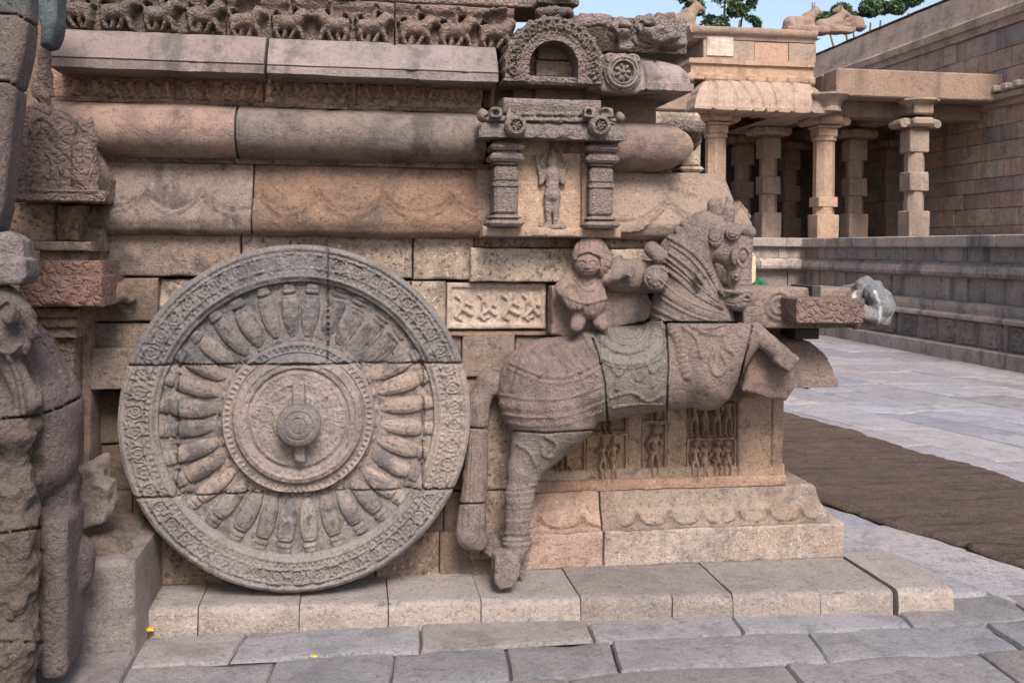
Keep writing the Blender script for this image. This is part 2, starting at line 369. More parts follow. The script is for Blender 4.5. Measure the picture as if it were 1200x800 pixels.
M['wall'] = stone('wall stone', (.30, .225, .175), (.36, .255, .19), (.13, .108, .10), .6, bump=.5, streak=.25)
M['warm'] = stone('sandy stone', (.53, .42, .32), (.40, .285, .20), (.15, .12, .10), .6, bump=.5, streak=.35, speck=.5, ss=.75)
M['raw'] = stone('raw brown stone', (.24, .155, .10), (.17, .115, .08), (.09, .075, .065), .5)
M['band'] = stone('carved band stone', (.42, .28, .19), (.34, .225, .16), (.15, .115, .095), .45, carve=.25, carve_sc=38)
M['cornice'] = stone('purple grey granite', (.26, .205, .185), (.225, .185, .18), (.13, .115, .12), .45, spec=.35, bump=.22, streak=.5, speck=.22, ss=1.4)
M['torus'] = stone('brown pink granite', (.30, .215, .17), (.25, .19, .165), (.10, .085, .08), .5, bump=.26, streak=.45, speck=.2, ss=1.6)
M['padma'] = stone('grey brown granite', (.29, .235, .20), (.24, .18, .145), (.11, .092, .085), .6, bump=.4, streak=.45, speck=.28)
M['frieze'] = stone('dark carved granite', (.23, .175, .148), (.19, .145, .125), (.10, .085, .08), .5, carve=.35, carve_sc=45)
M['shrine'] = stone('grey shrine granite', (.275, .22, .19), (.23, .185, .17), (.13, .115, .115), .4, carve=.2, carve_sc=60)
M['panel'] = stone('buff panel stone', (.36, .275, .215), (.33, .24, .18), (.2, .165, .14), .4)
M['arch'] = stone('arch granite', (.24, .185, .155), (.20, .155, .14), (.11, .095, .092), .45, carve=.55, carve_sc=48)
M['wheel'] = stone('wheel granite', (.30, .265, .245), (.265, .237, .228), (.16, .15, .155), .55, carve=.05, carve_sc=70)
M['spoke'] = stone('spoke granite', (.32, .265, .225), (.235, .215, .21), (.11, .108, .12), .85)
M['horse'] = stone('horse granite', (.285, .222, .188), (.245, .197, .172), (.13, .115, .11), .55, bump=.42, ss=1.2, carve=.10, carve_sc=60)
M['saddle'] = stone('green grey granite', (.225, .195, .17), (.18, .162, .148), (.11, .11, .10), .5, carve=.15, carve_sc=60)
M['dwarf'] = stone('brown figure granite', (.27, .19, .155), (.235, .17, .145), (.14, .115, .105), .4)
M['plinth'] = stone('plinth granite', (.48, .39, .33), (.37, .27, .205), (.20, .18, .175), .55, bump=.4, streak=.25)
M['fig'] = stone('figure panel stone', (.49, .37, .265), (.38, .265, .18), (.19, .14, .115), .55, bump=.5)
M['kerb'] = stone('kerb stone', (.37, .325, .295), (.315, .28, .262), (.22, .195, .185), .45)
M['pave'] = stone('paving stone', (.262, .252, .262), (.222, .22, .238), (.14, .138, .152), .6, bump=.22, rough=.48, spec=.6)
M['dirt'] = stone('joint dirt', (.15, .12, .10), (.12, .10, .085), (.07, .06, .05), .5)
M['eleph'] = stone('dark elephant granite', (.15, .13, .122), (.13, .11, .105), (.075, .07, .075), .6, carve=.15, carve_sc=35)
M['elroug'] = stone('rough dark granite', (.19, .145, .115), (.14, .115, .105), (.06, .058, .062), .65, bump=.6, carve=.35, carve_sc=18)
M['blue'] = stone('weathered blue grey paint', (.20, .235, .25), (.17, .20, .225), (.10, .11, .12), .5)
M['red'] = stone('red brown granite', (.225, .155, .125), (.19, .138, .115), (.11, .085, .075), .45, carve=.5, carve_sc=34)
M['far'] = stone('hall stone', (.40, .31, .245), (.35, .275, .225), (.22, .19, .17), .5, sc=.35, bump=.3, streak=.35, speck=.25, ss=.3)
M['farw'] = stone('boundary wall stone', (.48, .38, .305), (.39, .31, .26), (.20, .175, .165), .5, sc=.35, bump=.3, streak=.3, speck=.25, ss=.3)
M['plat'] = stone('platform stone', (.36, .29, .235), (.31, .26, .22), (.17, .155, .155), .5, sc=.4, bump=.3, streak=.6, speck=.25, ss=.3)
M['mat'] = stone('brown coir matting', (.16, .112, .085), (.13, .092, .07), (.09, .065, .05), .5, sc=1.5, bump=.6, rough=.95, speck=.5, spec=.1, streak=.5, smap=(.22, 1.6, 1))
M['dark'] = plain('dark recess', (.03, .025, .022), .9)
M['leaf'] = plain('leaf green', (.07, .125, .06), .6)
M['bark'] = plain('bark', (.12, .09, .07), .9)
M['yellow'] = plain('yellow wrapper foil', (.75, .47, .02), .35)
M['green'] = plain('green cloth', (.012, .09, .045), .8)
M['post'] = plain('pale timber', (.48, .35, .24), .7)
M['silver'] = stone('silver blue paint over granite', (.28, .26, .25), (.22, .21, .205), (.10, .11, .125), .4, rough=.75, spec=.25)
M['white'] = plain('white paint streak', (.72, .74, .75), .55)
#@@STRUCTURE
# ================================================================== GROUND
def paving():
    """irregular worn slabs as one sheet of separate stones, with a dirt bed below"""
    VV, FF, TT = [], [], []; off = 0
    def slab(c, s):
        nonlocal off
        c = np.array(c); n = 10; wx = np.linalg.norm(c[1]-c[0]); wy = np.linalg.norm(c[3]-c[0]); r = np.random.RandomState(s)
        gp = [r.uniform(.001, .0055) for _ in range(4)]
        def gg(w_, a, b): return np.array([a, a+.007, a+.02, w_*.2, w_*.4, w_*.6, w_*.8, w_-b-.02, w_-b-.007, w_-b])/w_
        u, v = np.meshgrid(gg(wx, gp[0], gp[1]), gg(wy, gp[2], gp[3]), indexing='ij'); ii, jj = np.meshgrid(np.arange(n), np.arange(n), indexing='ij')
        P = (c[0]*((1-u)*(1-v))[..., None]+c[1]*(u*(1-v))[..., None]+c[2]*(u*v)[..., None]+c[3]*((1-u)*v)[..., None])
        e = np.minimum(np.minimum(ii, n-1-ii), np.minimum(jj, n-1-jj))
        k = r.uniform(.80, 1.14); q = r.uniform(-.05, .05); z0_ = r.uniform(-.0045, .0045)+r.uniform(-.006, .006)*(u-.5)+r.uniform(-.006, .006)*(v-.5)
        VV.append(np.concatenate([P, z0_[..., None], e[..., None]], -1).reshape(-1, 4)); FF.append(gridfaces(n, n, off)); off += n*n
        TT.append(np.tile([k*(1+q), k, k*(1-q*1.3)], (n*n, 1)))
    s = 0; front_n = 0
    ys = [2.2, 2.62, 3.02, 3.36, 3.66, 3.95, 4.26]
    for a, b in zip(ys[:-1], ys[1:]):
        x = -2.6+rng.uniform(0, .5)
        sk = -.10
        jy = rng.uniform(-.02, .02, 60); i = 0
        while x < 7.5:
            wd = rng.uniform(.38, .85); s += 1
            slab([(x-sk*a+sk*4.2, a+jy[i]), (x+wd-sk*a+sk*4.2, a+jy[i+1]), (x+wd-sk*b+sk*4.2, b-jy[i+1]*.5), (x-sk*b+sk*4.2, b-jy[i]*.5)], s); x += wd; i += 1
    nf = len(TT)
    # the yard to the right runs away in long skewed strips
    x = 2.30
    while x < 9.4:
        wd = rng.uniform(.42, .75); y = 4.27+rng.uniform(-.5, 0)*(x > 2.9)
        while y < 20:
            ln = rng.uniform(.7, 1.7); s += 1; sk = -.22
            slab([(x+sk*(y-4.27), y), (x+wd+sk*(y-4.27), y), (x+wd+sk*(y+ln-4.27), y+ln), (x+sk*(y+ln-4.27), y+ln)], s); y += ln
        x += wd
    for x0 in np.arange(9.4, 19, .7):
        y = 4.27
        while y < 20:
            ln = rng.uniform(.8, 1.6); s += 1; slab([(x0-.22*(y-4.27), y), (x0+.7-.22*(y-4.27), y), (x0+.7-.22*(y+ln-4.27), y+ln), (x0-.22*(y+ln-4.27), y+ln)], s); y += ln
    TT = [t*(1, 1, 1) if i < nf else t*(1.28, 1.30, 1.36) for i, t in enumerate(TT)]  # yard slabs tinted lighter and bluer, sky reflection put into their colour
    A_ = np.concatenate(VV); x, y, z, e = A_.T
    z = z-np.where(e == 0, .022, np.where(e == 1, .003, 0))-.014*(e <= 2)*(e > 0)*sstep(.1, .6, fbm(x, y, 3, 6, 2, 11))+.004*fbm(x, y, 0, 5, 3, 7)
    V = np.stack([x+.014*fbm(x, y, 1, 4, 2, 3), y+.014*fbm(x, y, 2, 4, 2, 5), z], -1)
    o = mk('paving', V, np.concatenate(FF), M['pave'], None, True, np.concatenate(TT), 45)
    tag(o, kind='structure')
    g = mk('ground', [(-400, -400, -.028), (400, -400, -.028), (400, 400, -.028), (-400, 400, -.028)], [(0, 1, 2, 3)], M['dirt'], None, False)
    tag(g, kind='structure')
paving()
# ================================================================== TEMPLE WALL
T = thing('temple_wall', 'carved granite temple wall of stacked mouldings and blocks behind the big stone wheel', 'temple', (0, 0, 0))
def bx(p0, p1, q0, q1, Y):
    """photo rectangle (left,right,top,bottom) at depth Y -> x0,x1,z0,z1"""
    pm, qm = (p0+p1)/2, (q0+q1)/2
    return PY(p0, qm, Y)[0], PY(p1, qm, Y)[0], PY(pm, q1, Y)[2], PY(pm, q0, Y)[2]
# core of the building
c = MB(); c.box(-2.4, .62, 4.78, 9.5, -.02, 1.25, .02); c.box(-2.4, 1.30, 4.66, 9.5, 1.18, 2.60, .02); c.box(-2.4, .70, 5.1, 9.5, 2.60, 3.9, .02); c.build('wall_core', M['raw'], T)
WY = 4.47
def course(p0, p1, q0, q1, mat='warm', Y=WY, name='stone_block', h=None, par=T, g=1.5, **k):
    x0, x1, z0, z1 = bx(p0, p1, q0, q1, Y); e = .0035*g/2
    return relief_block(name, M[mat], par, x0+e, x1-e, z0+e*.7, z1-e*.7, Y, 4.80, h, **k)
# --- courses of plain blocks, top to bottom
course(112, 282, 272, 324, 'wall', 4.45); course(282, 484, 274, 326, 'warm', 4.47); course(484, 556, 276, 328, 'warm', 4.46)
course(551, 775, 291, 331, 'warm', 4.41); course(556, 780, 277, 291, 'warm', 4.46); course(775, 870, 280, 333, 'warm', 4.47)
def rosette(cx, cz, r, n=5):
    def f(x, z):
        d = np.hypot(x-cx, z-cz); a = np.arctan2(z-cz, x-cx)
        return .016*bump1(d-r*.62*(1+.28*np.cos(n*a)), r*.22)+.014*bump1(d, r*.22)
    return f
x0, x1, z0, z1 = bx(88, 186, 325, 377, 4.46)
course(88, 186, 325, 377, 'raw', 4.46, h=lambda x, z: .05*np.exp(-(((x-(x0+x1)/2)/.13)**2+((z-(z0+z1)/2)/.08)**2))*(1+.6*fbm(x, 0, z, 14, 3, 4))+rosette((x0+x1)/2+.03, (z0+z1)/2, .07)(x, z))
course(186, 286, 327, 379, 'warm', 4.48); course(286, 482, 328, 381, 'wall', 4.48); course(482, 523, 329, 383, 'warm', 4.46)
# white carved block with three dancing figures and scrolls
wx0, wx1, wz0, wz1 = bx(523, 641, 331, 386, 4.455)
def scrolls(x, z):
    u = (x-wx0)/(wx1-wx0); v = (z-wz0)/(wz1-wz0); a = (wx1-wx0); b = (wz1-wz0); H = 0*u
    fr = np.minimum(np.minimum(u*a, (1-u)*a), np.minimum(v*b, (1-v)*b)); H = np.where(fr > .025, -.012, 0.)*sstep(.02, .03, fr)
    P = []
    for k, cx in enumerate((.17, .40, .62, .85)):
        s = 1 if k % 2 else -1; q = np.random.RandomState(k+2); cx = cx+q.uniform(-.015, .015)
        P += [(cx+.05*math.cos(a_), .47+.24*math.sin(a_)*s, .016-.0012*j_, cx+.05*math.cos(a_+.5), .47+.24*math.sin(a_+.5)*s, .016-.0012*j_, .016) for j_, a_ in enumerate(np.arange(q.uniform(0, 1), 5.0, .5))] if k in (1, 3) else []
        P += [(cx, .72, .03, cx, .74, .03, .02), (cx, .66, .035, cx+.02*s, .45, .03, .02), (cx, .6, .02, cx-.08, .72, .015, .016), (cx, .6, .02, cx+.08, .5, .015, .016), (cx+.02*s, .45, .025, cx-.07, .28, .02, .018), (cx+.02*s, .45, .025, cx+.08, .32, .02, .018), (cx-.07, .28, .02, cx-.02, .2, .015, .015)]
    H = H+caps2(u, v*b/a, [(p[0], p[1]*b/a, p[2], p[3], p[4]*b/a, p[5], p[6]) for p in P])
    return H
o = course(523, 641, 331, 386, 'panel', 4.455, name='carved_block', h=scrolls, res=.006, tint=(1.35, 1.38, 1.40)); o['label'] = 'pale carved stone block'
course(523, 641, 387, 394, 'panel', 4.475, tint=(1.15, 1.0, .9)); course(641, 762, 333, 394, 'wall', 4.47); course(762, 872, 334, 384, 'warm', 4.49)
course(104, 190, 378, 408, 'wall', 4.47); course(190, 330, 380, 455, 'wall', 4.5); course(330, 541, 383, 455, 'wall', 4.5)
course(541, 604, 389, 442, 'wall', 4.48); course(604, 700, 394, 445, 'wall', 4.5)
course(105, 162, 408, 457, 'wall', 4.40)
# recessed lower wall behind the wheel, darker and unweathered
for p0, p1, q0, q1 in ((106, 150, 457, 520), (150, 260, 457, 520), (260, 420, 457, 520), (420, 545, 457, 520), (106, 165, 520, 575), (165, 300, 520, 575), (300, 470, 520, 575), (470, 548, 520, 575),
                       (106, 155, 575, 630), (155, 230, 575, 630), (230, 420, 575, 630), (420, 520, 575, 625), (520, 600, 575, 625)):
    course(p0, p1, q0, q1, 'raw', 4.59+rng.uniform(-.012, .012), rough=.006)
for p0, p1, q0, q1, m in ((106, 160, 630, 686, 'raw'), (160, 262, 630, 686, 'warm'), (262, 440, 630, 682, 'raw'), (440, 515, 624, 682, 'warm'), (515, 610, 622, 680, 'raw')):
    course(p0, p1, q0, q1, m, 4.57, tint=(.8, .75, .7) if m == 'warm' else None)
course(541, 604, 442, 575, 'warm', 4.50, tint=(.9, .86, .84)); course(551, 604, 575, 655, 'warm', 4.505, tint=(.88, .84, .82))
# --- lotus petal moulding (two stones left of the niche, one right of it)
def arcs(xc, half, zt, zb):
    """raised ogee petal edge lines, cusps pointing up"""
    def f(x, z):
        H = 0*x
        t = np.clip(np.min([np.abs(x-c) for c in xc], 0)/half, 0, 1); y = zt+(zb-zt)*np.sin(t*math.pi/2)**.75
        d = z-y; H = .026*bump1(d, .014)+.020*sstep(.006, -.022, d)-.012*bump1(d-.024, .012)
        return H
    return f
zb, zt = Z_(271, 4.40, 330), Z_(192, 4.45, 330)
pf = [(.03, zb), (.065, zb+.015), (.085, zb+.05), (.07, zb+.09), (.04, zb+.16), (.015, zb+.24), (.0, zt)]
za, zc = zb+.155, zb+.068
def xa(*p): return [PY(q, 250, 4.38)[0] for q in p]
moulding('petal_moulding', M['padma'], T, PY(60, 240, 4.42)[0], PY(296, 240, 4.42)[0]-.003, 4.47, pf, arcs(xa(95, 168, 235), .125, za, zc), tint=(1.02, 1.0, 1.0), st=.008, sx=.009)
moulding('petal_moulding', M['raw'], T, PY(296, 240, 4.42)[0]+.003, PY(567, 240, 4.42)[0], 4.47, pf, arcs(xa(302, 374, 450, 530), .13, za, zc), tint=(1.3, 1.22, 1.2), rough=.008, st=.008, sx=.009)
moulding('petal_moulding', M['panel'], T, PY(560, 240, 4.42)[0], PY(852, 240, 4.42)[0], 4.47, pf, arcs(xa(668, 785, 870), .20, za+.0, zc-.03), ret_r=.6, tint=(.95, .93, .92), st=.008, sx=.009)
# --- fillets, round torus, recessed carved band
zf0, zf1 = Z_(193, 4.45, 330), Z_(187, 4.45, 330)
moulding('fillet', M['warm'], T, PY(60, 190, 4.42)[0], PY(790, 190, 4.42)[0], 4.5, [(.05, zf0+.001), (.05, zf1)], tint=(.55, .5, .48))
z0t, z1t = Z_(188, 4.42, 330), Z_(124, 4.42, 330); zm = (z0t+z1t)/2; rt_ = (z1t-z0t)/2
tor = [(-.03+.21*math.cos(a)**.8 if math.cos(a) > 0 else -.03, zm+rt_*math.sin(a)) for a in np.linspace(-1.52, 1.52, 22)]
moulding('torus_moulding', M['torus'], T, PY(50, 160, 4.4)[0], PY(278, 160, 4.4)[0]-.004, 4.49, tor, tint=(1.12, 1.0, .95))
moulding('torus_moulding', M['torus'], T, PY(278, 160, 4.4)[0]+.004, PY(568, 160, 4.4)[0], 4.49, tor, tint=(.82, .86, .88))
zo = -.02
moulding('torus_moulding', M['torus'], T, PY(640, 170, 4.4)[0], PY(758, 170, 4.4)[0], 4.49, [(o*1.05, z+zo) for o, z in tor], ret_r=.6, tint=(.98, .92, .9))
def band_h(x, z, z0, z1, xs):
    H = .006*fbm(x, 0, z, 30, 3, 2); b = z1-z0; v = (z-z0)/b
    for c in xs: H = H-.012*bump1(x-c, .006)
    P = []
    for k in range(80):
        r = np.random.RandomState(k+5); cx = -2.+k*.075+r.uniform(-.012, .012)
        if r.rand() < .25: continue
        s = r.choice([-1, 1]); a = .020
        P += [(cx, z0+b*.70, .014, cx+.004*s, z0+b*.72, .012, .018), (cx, z0+b*.58, .013, cx-.012*s, z0+b*.35, .011, .018), (cx-.012*s, z0+b*.35, .010, cx-.03*s, z0+b*.15, .007, .014), (cx-.01*s, z0+b*.35, .010, cx+.022*s, z0+b*.25, .007, .014), (cx, z0+b*.55, .007, cx+.028*s, z0+b*.62, .006, .012), (cx, z0+b*.55, .007, cx-.026*s, z0+b*.66, .006, .012)]
    return H+1.7*caps2(x, z, P)
def band(p0, p1, seams, tint):
    x0, x1, z0, z1 = bx(p0, p1, 86, 126, 4.46); q = [PY(s, 105, 4.46)[0] for s in seams]
    relief_block('carved_band', M['band'], T, x0+.002, x1-.002, z0, z1+.05, 4.46, 4.70, lambda x, z: band_h(x, z, z0+.01, z1-.01, q), res=.006, tint=tint)
band(50, 309, (100, 205, 240), (1.15, 1.05, .98)); band(309, 566, (330, 407, 418, 500, 508), (1.1, 1.05, 1.)); 
course(566, 606, 88, 128, 'raw', 4.5); course(690, 770, 100, 150, 'panel', 4.50, tint=(.8, .75, .7)); course(640, 700, 85, 150, 'raw', 4.53)
z_ = (Z_(128, 4.5, 330), Z_(122, 4.5, 330))
moulding('fillet', M['warm'], T, PY(50, 124, 4.5)[0], PY(566, 124, 4.5)[0], 4.49, [(.05, z_[0]), (.055, z_[1]-.006), (.05, z_[1]), (.0, z_[1]+.004)], tint=(.85, .72, .62))
# --- cornice slab with bevelled face and lip
zs0, zs1, zs2 = Z_(87, 4.24, 330), Z_(76, 4.24, 330), Z_(43, 4.33, 330)
cp = [(.0, zs0), (.28, zs0), (.305, zs0+.004), (.308, zs1-.004), (.302, zs1), (.310, zs1+.005), (.28, zs1+.05), (.215, zs2-.012), (.20, zs2), (.0, zs2+.002)]
moulding('cornice_slab', M['cornice'], T, PY(58, 60, 4.28)[0], PY(311, 60, 4.28)[0]-.004, 4.57, cp, st=.015, tint=(1.1, 1.05, 1.04))
moulding('cornice_slab', M['cornice'], T, PY(312, 60, 4.28)[0]+.004, PY(584, 70, 4.28)[0], 4.57, cp, st=.015, tint=(1.05, 1.03, 1.03))
zk0, zk1 = Z_(104, 4.22, 760), Z_(60, 4.30, 760)
kp = [(.0, zk0), (.30, zk0-.002), (.33, zk0), (.33, zk0+.03), (.32, zk0+.034), (.315, zk0+.07), (.28, zk0+.115), (.21, zk0+.148), (.13, zk1+.004), (.0, zk1+.006)]
kd = [PY(q, 85, 4.25)[0] for q in (735, 778)]
def kap(x, z):
    return 0*x-.012*bump1(x-kd[0]-.085, .005)-.008*bump1(x-kd[1]-.02*np.sin((z-zk0)*40), .007)
moulding('cornice_slab', M['cornice'], T, PY(690, 80, 4.26)[0], PY(812, 80, 4.26)[0]-.335, 4.57, kp, kap, st=.008, sx=.008, ret_r=.6, tint=(1.15, 1.1, 1.05))
def medallion(name, par, mat, px, py, Y, r, tint, sq=0.):
    s_ = sp(px, py, Y); c0 = PY(px, py, Y); c = clay_px(px-r*1.5, py-r*1.5, px+r*1.5, py+r*1.5, Y-.06, Y+.12, .0042)
    c.ell(c0, (r*s_, .045, r*s_), .01)
    if sq: c.box(c0+np.array([0, .03, -.1*r*s_]), (r*s_*1.12, .035, r*s_*.95), .02, .01); c.ell(c0+np.array([-.6*r*s_, 0, .65*r*s_]), (.42*r*s_, .04, .42*r*s_), .01); c.ell(c0+np.array([.6*r*s_, 0, .65*r*s_]), (.42*r*s_, .04, .42*r*s_), .01)
    i, x, y, z = c.near(.04); d = np.hypot(x-c0[0], z-c0[2])/(r*s_); a = np.arctan2(z-c0[2], x-c0[0]); H = .010*bump1(d-.80, .10)+.008*bump1(d-.62, .06)-.016*(d < .55)+.016*bump1(d-.34, .15)*np.clip(.4+np.cos(a*7), 0, 1)+.014*bump1(d, .12)+.006*bump1(d-.97, .05)
    for sx_ in (-1, 1):
        e = np.hypot(x-c0[0]-sx_*.6*r*s_, z-c0[2]-.65*r*s_)/(r*s_); H = H+.008*sq*(bump1(e-.26, .07)+bump1(e, .1))*(d > 1)
    c.f[i] -= (H*(y < c0[1]+.01)+.004*fbm(x, y, z, 40, 2, 3)).astype(np.float32)
    return c.mesh(name, M[mat], par, tint)
medallion('medallion', T, 'cornice', 728, 86, 4.235, 22, (1.15, 1.1, 1.06), 1.)
# --- procession of carved lions above the cornice
LION = [(.26, .52, .17, .66, .54, .17, 1), (.24, .48, .13, .17, .25, .07, .9), (.17, .25, .07, .24, .04, .055, .8), (.33, .46, .11, .40, .24, .065, .6), (.40, .24, .065, .36, .05, .05, .6), (.66, .45, .10, .62, .22, .06, .7), (.62, .22, .06, .54, .05, .05, .6),
        (.70, .48, .11, .80, .25, .065, .9), (.80, .25, .06, .86, .05, .055, .8), (.72, .60, .16, .82, .76, .14, 1.1), (.84, .80, .14, .97, .74, .085, 1.1), (.80, .88, .05, .77, .95, .03, 1), (.18, .55, .05, .08, .72, .04, .8), (.08, .72, .04, .15, .88, .04, .8), (.15, .88, .04, .24, .84, .035, .8)]
def frieze(p0, p1, q0, q1, n, Y, flipset=(), tint=None):
    x0, x1, z0, z1 = bx(p0, p1, q0, q1, Y); wd = (x1-x0)/n; hh = z1-z0
    def h(x, z):
        H = 0*x
        for k in range(n):
            u = (x-x0-k*wd)/wd; v = (z-z0)/hh
            if k in flipset: u = 1-u
            m = (u > -.12) & (u < 1.12)
            if m.any():
                r = np.random.RandomState(k+int(p0)); s = r.uniform(.9, 1.08)
                P = [(a*s, b*.78+r.uniform(-.02, .02), c_*1.12, d*s, e*.78, f*1.15, g*.066) for a, b, c_, d, e, f, g in LION]
                P += [(.5, .62, .075, .55, .80, .06, .058), (.56, .9, .055, .56, .92, .05, .055), (.55, .78, .035, .72, .74, .03, .05), (.5, .6, .05, .62, .42, .04, .062)] if r.rand() < .55 else [(.3, .85, .07, .45, .93, .06, .04), (.6, .93, .07, .75, .96, .05, .04)]
                hk = np.zeros_like(x); hk[m] = caps2(u[m], v[m], P); H = np.maximum(H, hk)
            H = H-.012*bump1((u)*wd, .006)*(k > 0)*0
        H = H+.010*fbm(x, 0, z, 26, 3, int(p0))+.022*np.clip(fbm(x, 2, z, 9, 2, int(p0)+3), 0, 1)*(H < .02)+.02*sstep(z1-.05, z1-.02, z)
        return H
    relief_block('lion_frieze', M['frieze'], T, x0, x1, z0, z1, Y, 4.66, h, res=.0065, edge=.008, tint=tint)
frieze(64, 265, -14, 38, 4, 4.42, (0,), (.95, .92, .9)); frieze(266, 462, 0, 50, 4, 4.42, (2,), (1.2, 1.12, 1.05)); frieze(463, 602, 8, 58, 3, 4.42, (), (1.25, 1.14, 1.06))
course(58, 420, -60, -14, 'frieze', 4.36, name='upper_ledge'); course(420, 660, -40, 6, 'frieze', 4.50, name='upper_ledge', tint=(1.4, 1.3, 1.2))
# weathered carved lumps on the roof edge to the right of the arch
x0, x1, z0, z1 = bx(668, 800, 20, 62, 4.5)
course(668, 806, 20, 62, 'frieze', 4.60, name='upper_ledge', tint=(.7, .7, .7))
cl = clay_px(660, 8, 808, 70, 4.2, 4.7, .006)
s = sp(730, 40, 4.35)
cl.cap(PY(668, 27, 4.42), PY(712, 27, 4.42), s*6, k=.01); cl.cap(PY(672, 20, 4.5), PY(800, 26, 4.5), s*5, k=.01)
cl.ell(PY(727, 36, 4.36), (s*15, .09, s*15), .015); cl.box(PY(730, 54, 4.38), (s*8, .06, s*7), .008)
cl.ell(PY(762, 36, 4.36), (s*20, .12, s*20), .015); cl.box(PY(772, 36, 4.36), (s*18, .10, s*17), .02, .02, .15); cl.box(PY(788, 44, 4.40), (s*12, .08, s*14), .015, .01); cl.cap(PY(745, 48, 4.36), PY(790, 40, 4.34), s*9, k=.02)
i, x, y, z = cl.near(.05); cl.f[i] += (.010*fbm(x, y, z, 24, 3, 9)+.022*np.exp(-(fbm(x, y, z, 11, 2, 31)/.10)**2)).astype(np.float32)
cl.mesh('roof_edge_carving', M['frieze'], T, (1.35, 1.35, 1.4))
# set-back bay of the temple behind the torus end, with a small pilaster
def pilaster(par, mat, p0, p1, q0, q1, Y, seq, dep=.12, name='pilaster', tint=None):
    """stack of (top fraction, half width factor, extra depth) from top down"""
    x0, x1, z0, z1 = bx(p0, p1, q0, q1, Y); xc = (x0+x1)/2; hw = (x1-x0)/2; hh = z1-z0; m = MB(); prev = 0
    for f, wf, e in seq:
        m.box(xc-hw*wf, xc+hw*wf, Y-e, Y+dep, z1-f*hh+.001, z1-prev*hh, min(.012, hw*.25), jit=.002); prev = f
    return m.build(name, M[mat], par, tint=None) if False else mk(name, np.concatenate(m.V), m.F, M[mat], par, True, tint, 40)
SEQ = [(.10, .8, .02), (.20, 1.0, .05), (.24, .78, .03), (.36, .95, .045), (.40, .70, .02), (.56, .66, .02), (.58, .72, .025), (.86, .68, .02), (.90, .85, .03), (1., 1., .045)]
m = MB(); x0, x1, z0, z1 = bx(700, 822, 130, 300, 5.3); m.box(x0, x1, 5.3, 9.5, -.02, z1, .02); m.build('set_back_wall', M['warm'], T)
pilaster(T, 'warm', 794, 822, 190, 250, 5.2, SEQ, .15, tint=(1.1, 1.05, 1.))
cl = clay_px(770, 130, 835, 190, 4.9, 5.4, .012); s = sp(800, 160, 5.1)
cl.ell(PY(806, 160, 5.15), (s*16, .14, s*18), .02); cl.box(PY(790, 152, 5.15), (s*24, .16, s*6), .01); cl.rough(.03, 12, 3, 3); cl.mesh('bay_cornice', M['arch'], T)
# ================================================================== ARCH AND NICHE
A = thing('horseshoe_arch', 'horseshoe shaped carved stone arch with a hollow recess, standing above the niche roof', 'arch ornament', PY(648, 97, 4.3))
A0 = np.array(A.location)
def local(o, par):
    """keep world geometry but hang it on an offset parent"""
    o.matrix_parent_inverse = Matrix.Translation(-Vector(par.location)); return o
ac = PY(648, 78, 4.22); s = sp(650, 70, 4.22); ro, ri = 57*s, 29*s
th = np.linspace(-.46, math.pi+.46, 150); rr = np.concatenate([[ri], lin(ri+.001, ro, .005, .01)])
TH, RR = np.meshgrid(th, rr, indexing='ij'); dn = (RR-ri)/(ro-ri)
jag = .010*np.clip(np.cos(TH*21), 0, 1)
Rr = RR+jag*sstep(.85, 1, dn); TC = np.clip(TH, 0, math.pi); LG = (np.maximum(0, -TH)+np.maximum(0, TH-math.pi))*ro*.75
H = .045*np.sin(np.clip(dn, 0, 1)*math.pi)**.6+.010*bump1(dn-.12, .05)+.010*bump1(dn-.30, .05)
for k in range(19):
    a0 = -.2+k*.196; d = np.hypot((TH-a0)*RR, RR-(ri+.62*(ro-ri))); an = np.arctan2(RR-(ri+.62*(ro-ri)), (TH-a0)*RR)
    H = np.maximum(H, .045+.014*bump1(d-.018-.004*an, .006)*(d < .035)+.012*bump1(d, .008)*(d < .02))
H += .010*fbm(Rr*np.cos(TH), 0, Rr*np.sin(TH), 40, 3, 3)
V = np.stack([ac[0]+Rr*np.cos(TC), 4.24-H, ac[2]+Rr*np.sin(TC)*1.0-LG], -1); n0, n1 = TH.shape
Vb = V.copy(); Vb[..., 1] = 4.44
W = np.concatenate([V[:, :1]*0+Vb[:, :1], V, Vb[:, -1:]], 1)
F_ = gridfaces(n0, n1+2); cap0 = np.arange(n1+2); cap1 = cap0+(n0-1)*(n1+2)
local(mk('arch_ring', W.reshape(-1, 3), [tuple(int(v) for v in q) for q in F_]+[tuple(int(v) for v in cap0[::-1]), tuple(int(v) for v in cap1)], M['arch'], A, True, (1.15, 1.1, 1.08), 55), A)
m = MB(); x0, x1, z0, z1 = bx(592, 708, 88, 97, 4.2); m.box(x0, x1, 4.22, 4.45, z0-.004, z1, .01, jit=.003)
x0, x1, z0, z1 = bx(596, 612, 70, 92, 4.25); m.box(x0-.01, x1, 4.25, 4.45, z0, z1, .01); x0, x1, z0, z1 = bx(686, 702, 70, 92, 4.25); m.box(x0, x1+.01, 4.25, 4.45, z0, z1, .01)
local(m.build('arch_foot', M['arch'], A), A)
m = MB(); x0, x1, z0, z1 = bx(612, 692, 40, 92, 4.38); m.box(x0, x1, 4.37, 4.46, z0, z1, .006)
x0, x1, z0, z1 = bx(630, 668, 54, 70, 4.34); m.box(x0, x1, 4.335, 4.37, z0, z1, .006); x0, x1, z0, z1 = bx(628, 680, 72, 91, 4.34); m.box(x0, x1, 4.33, 4.37, z0, z1, .006)
local(m.build('recess_panel', M['panel'], A), A)
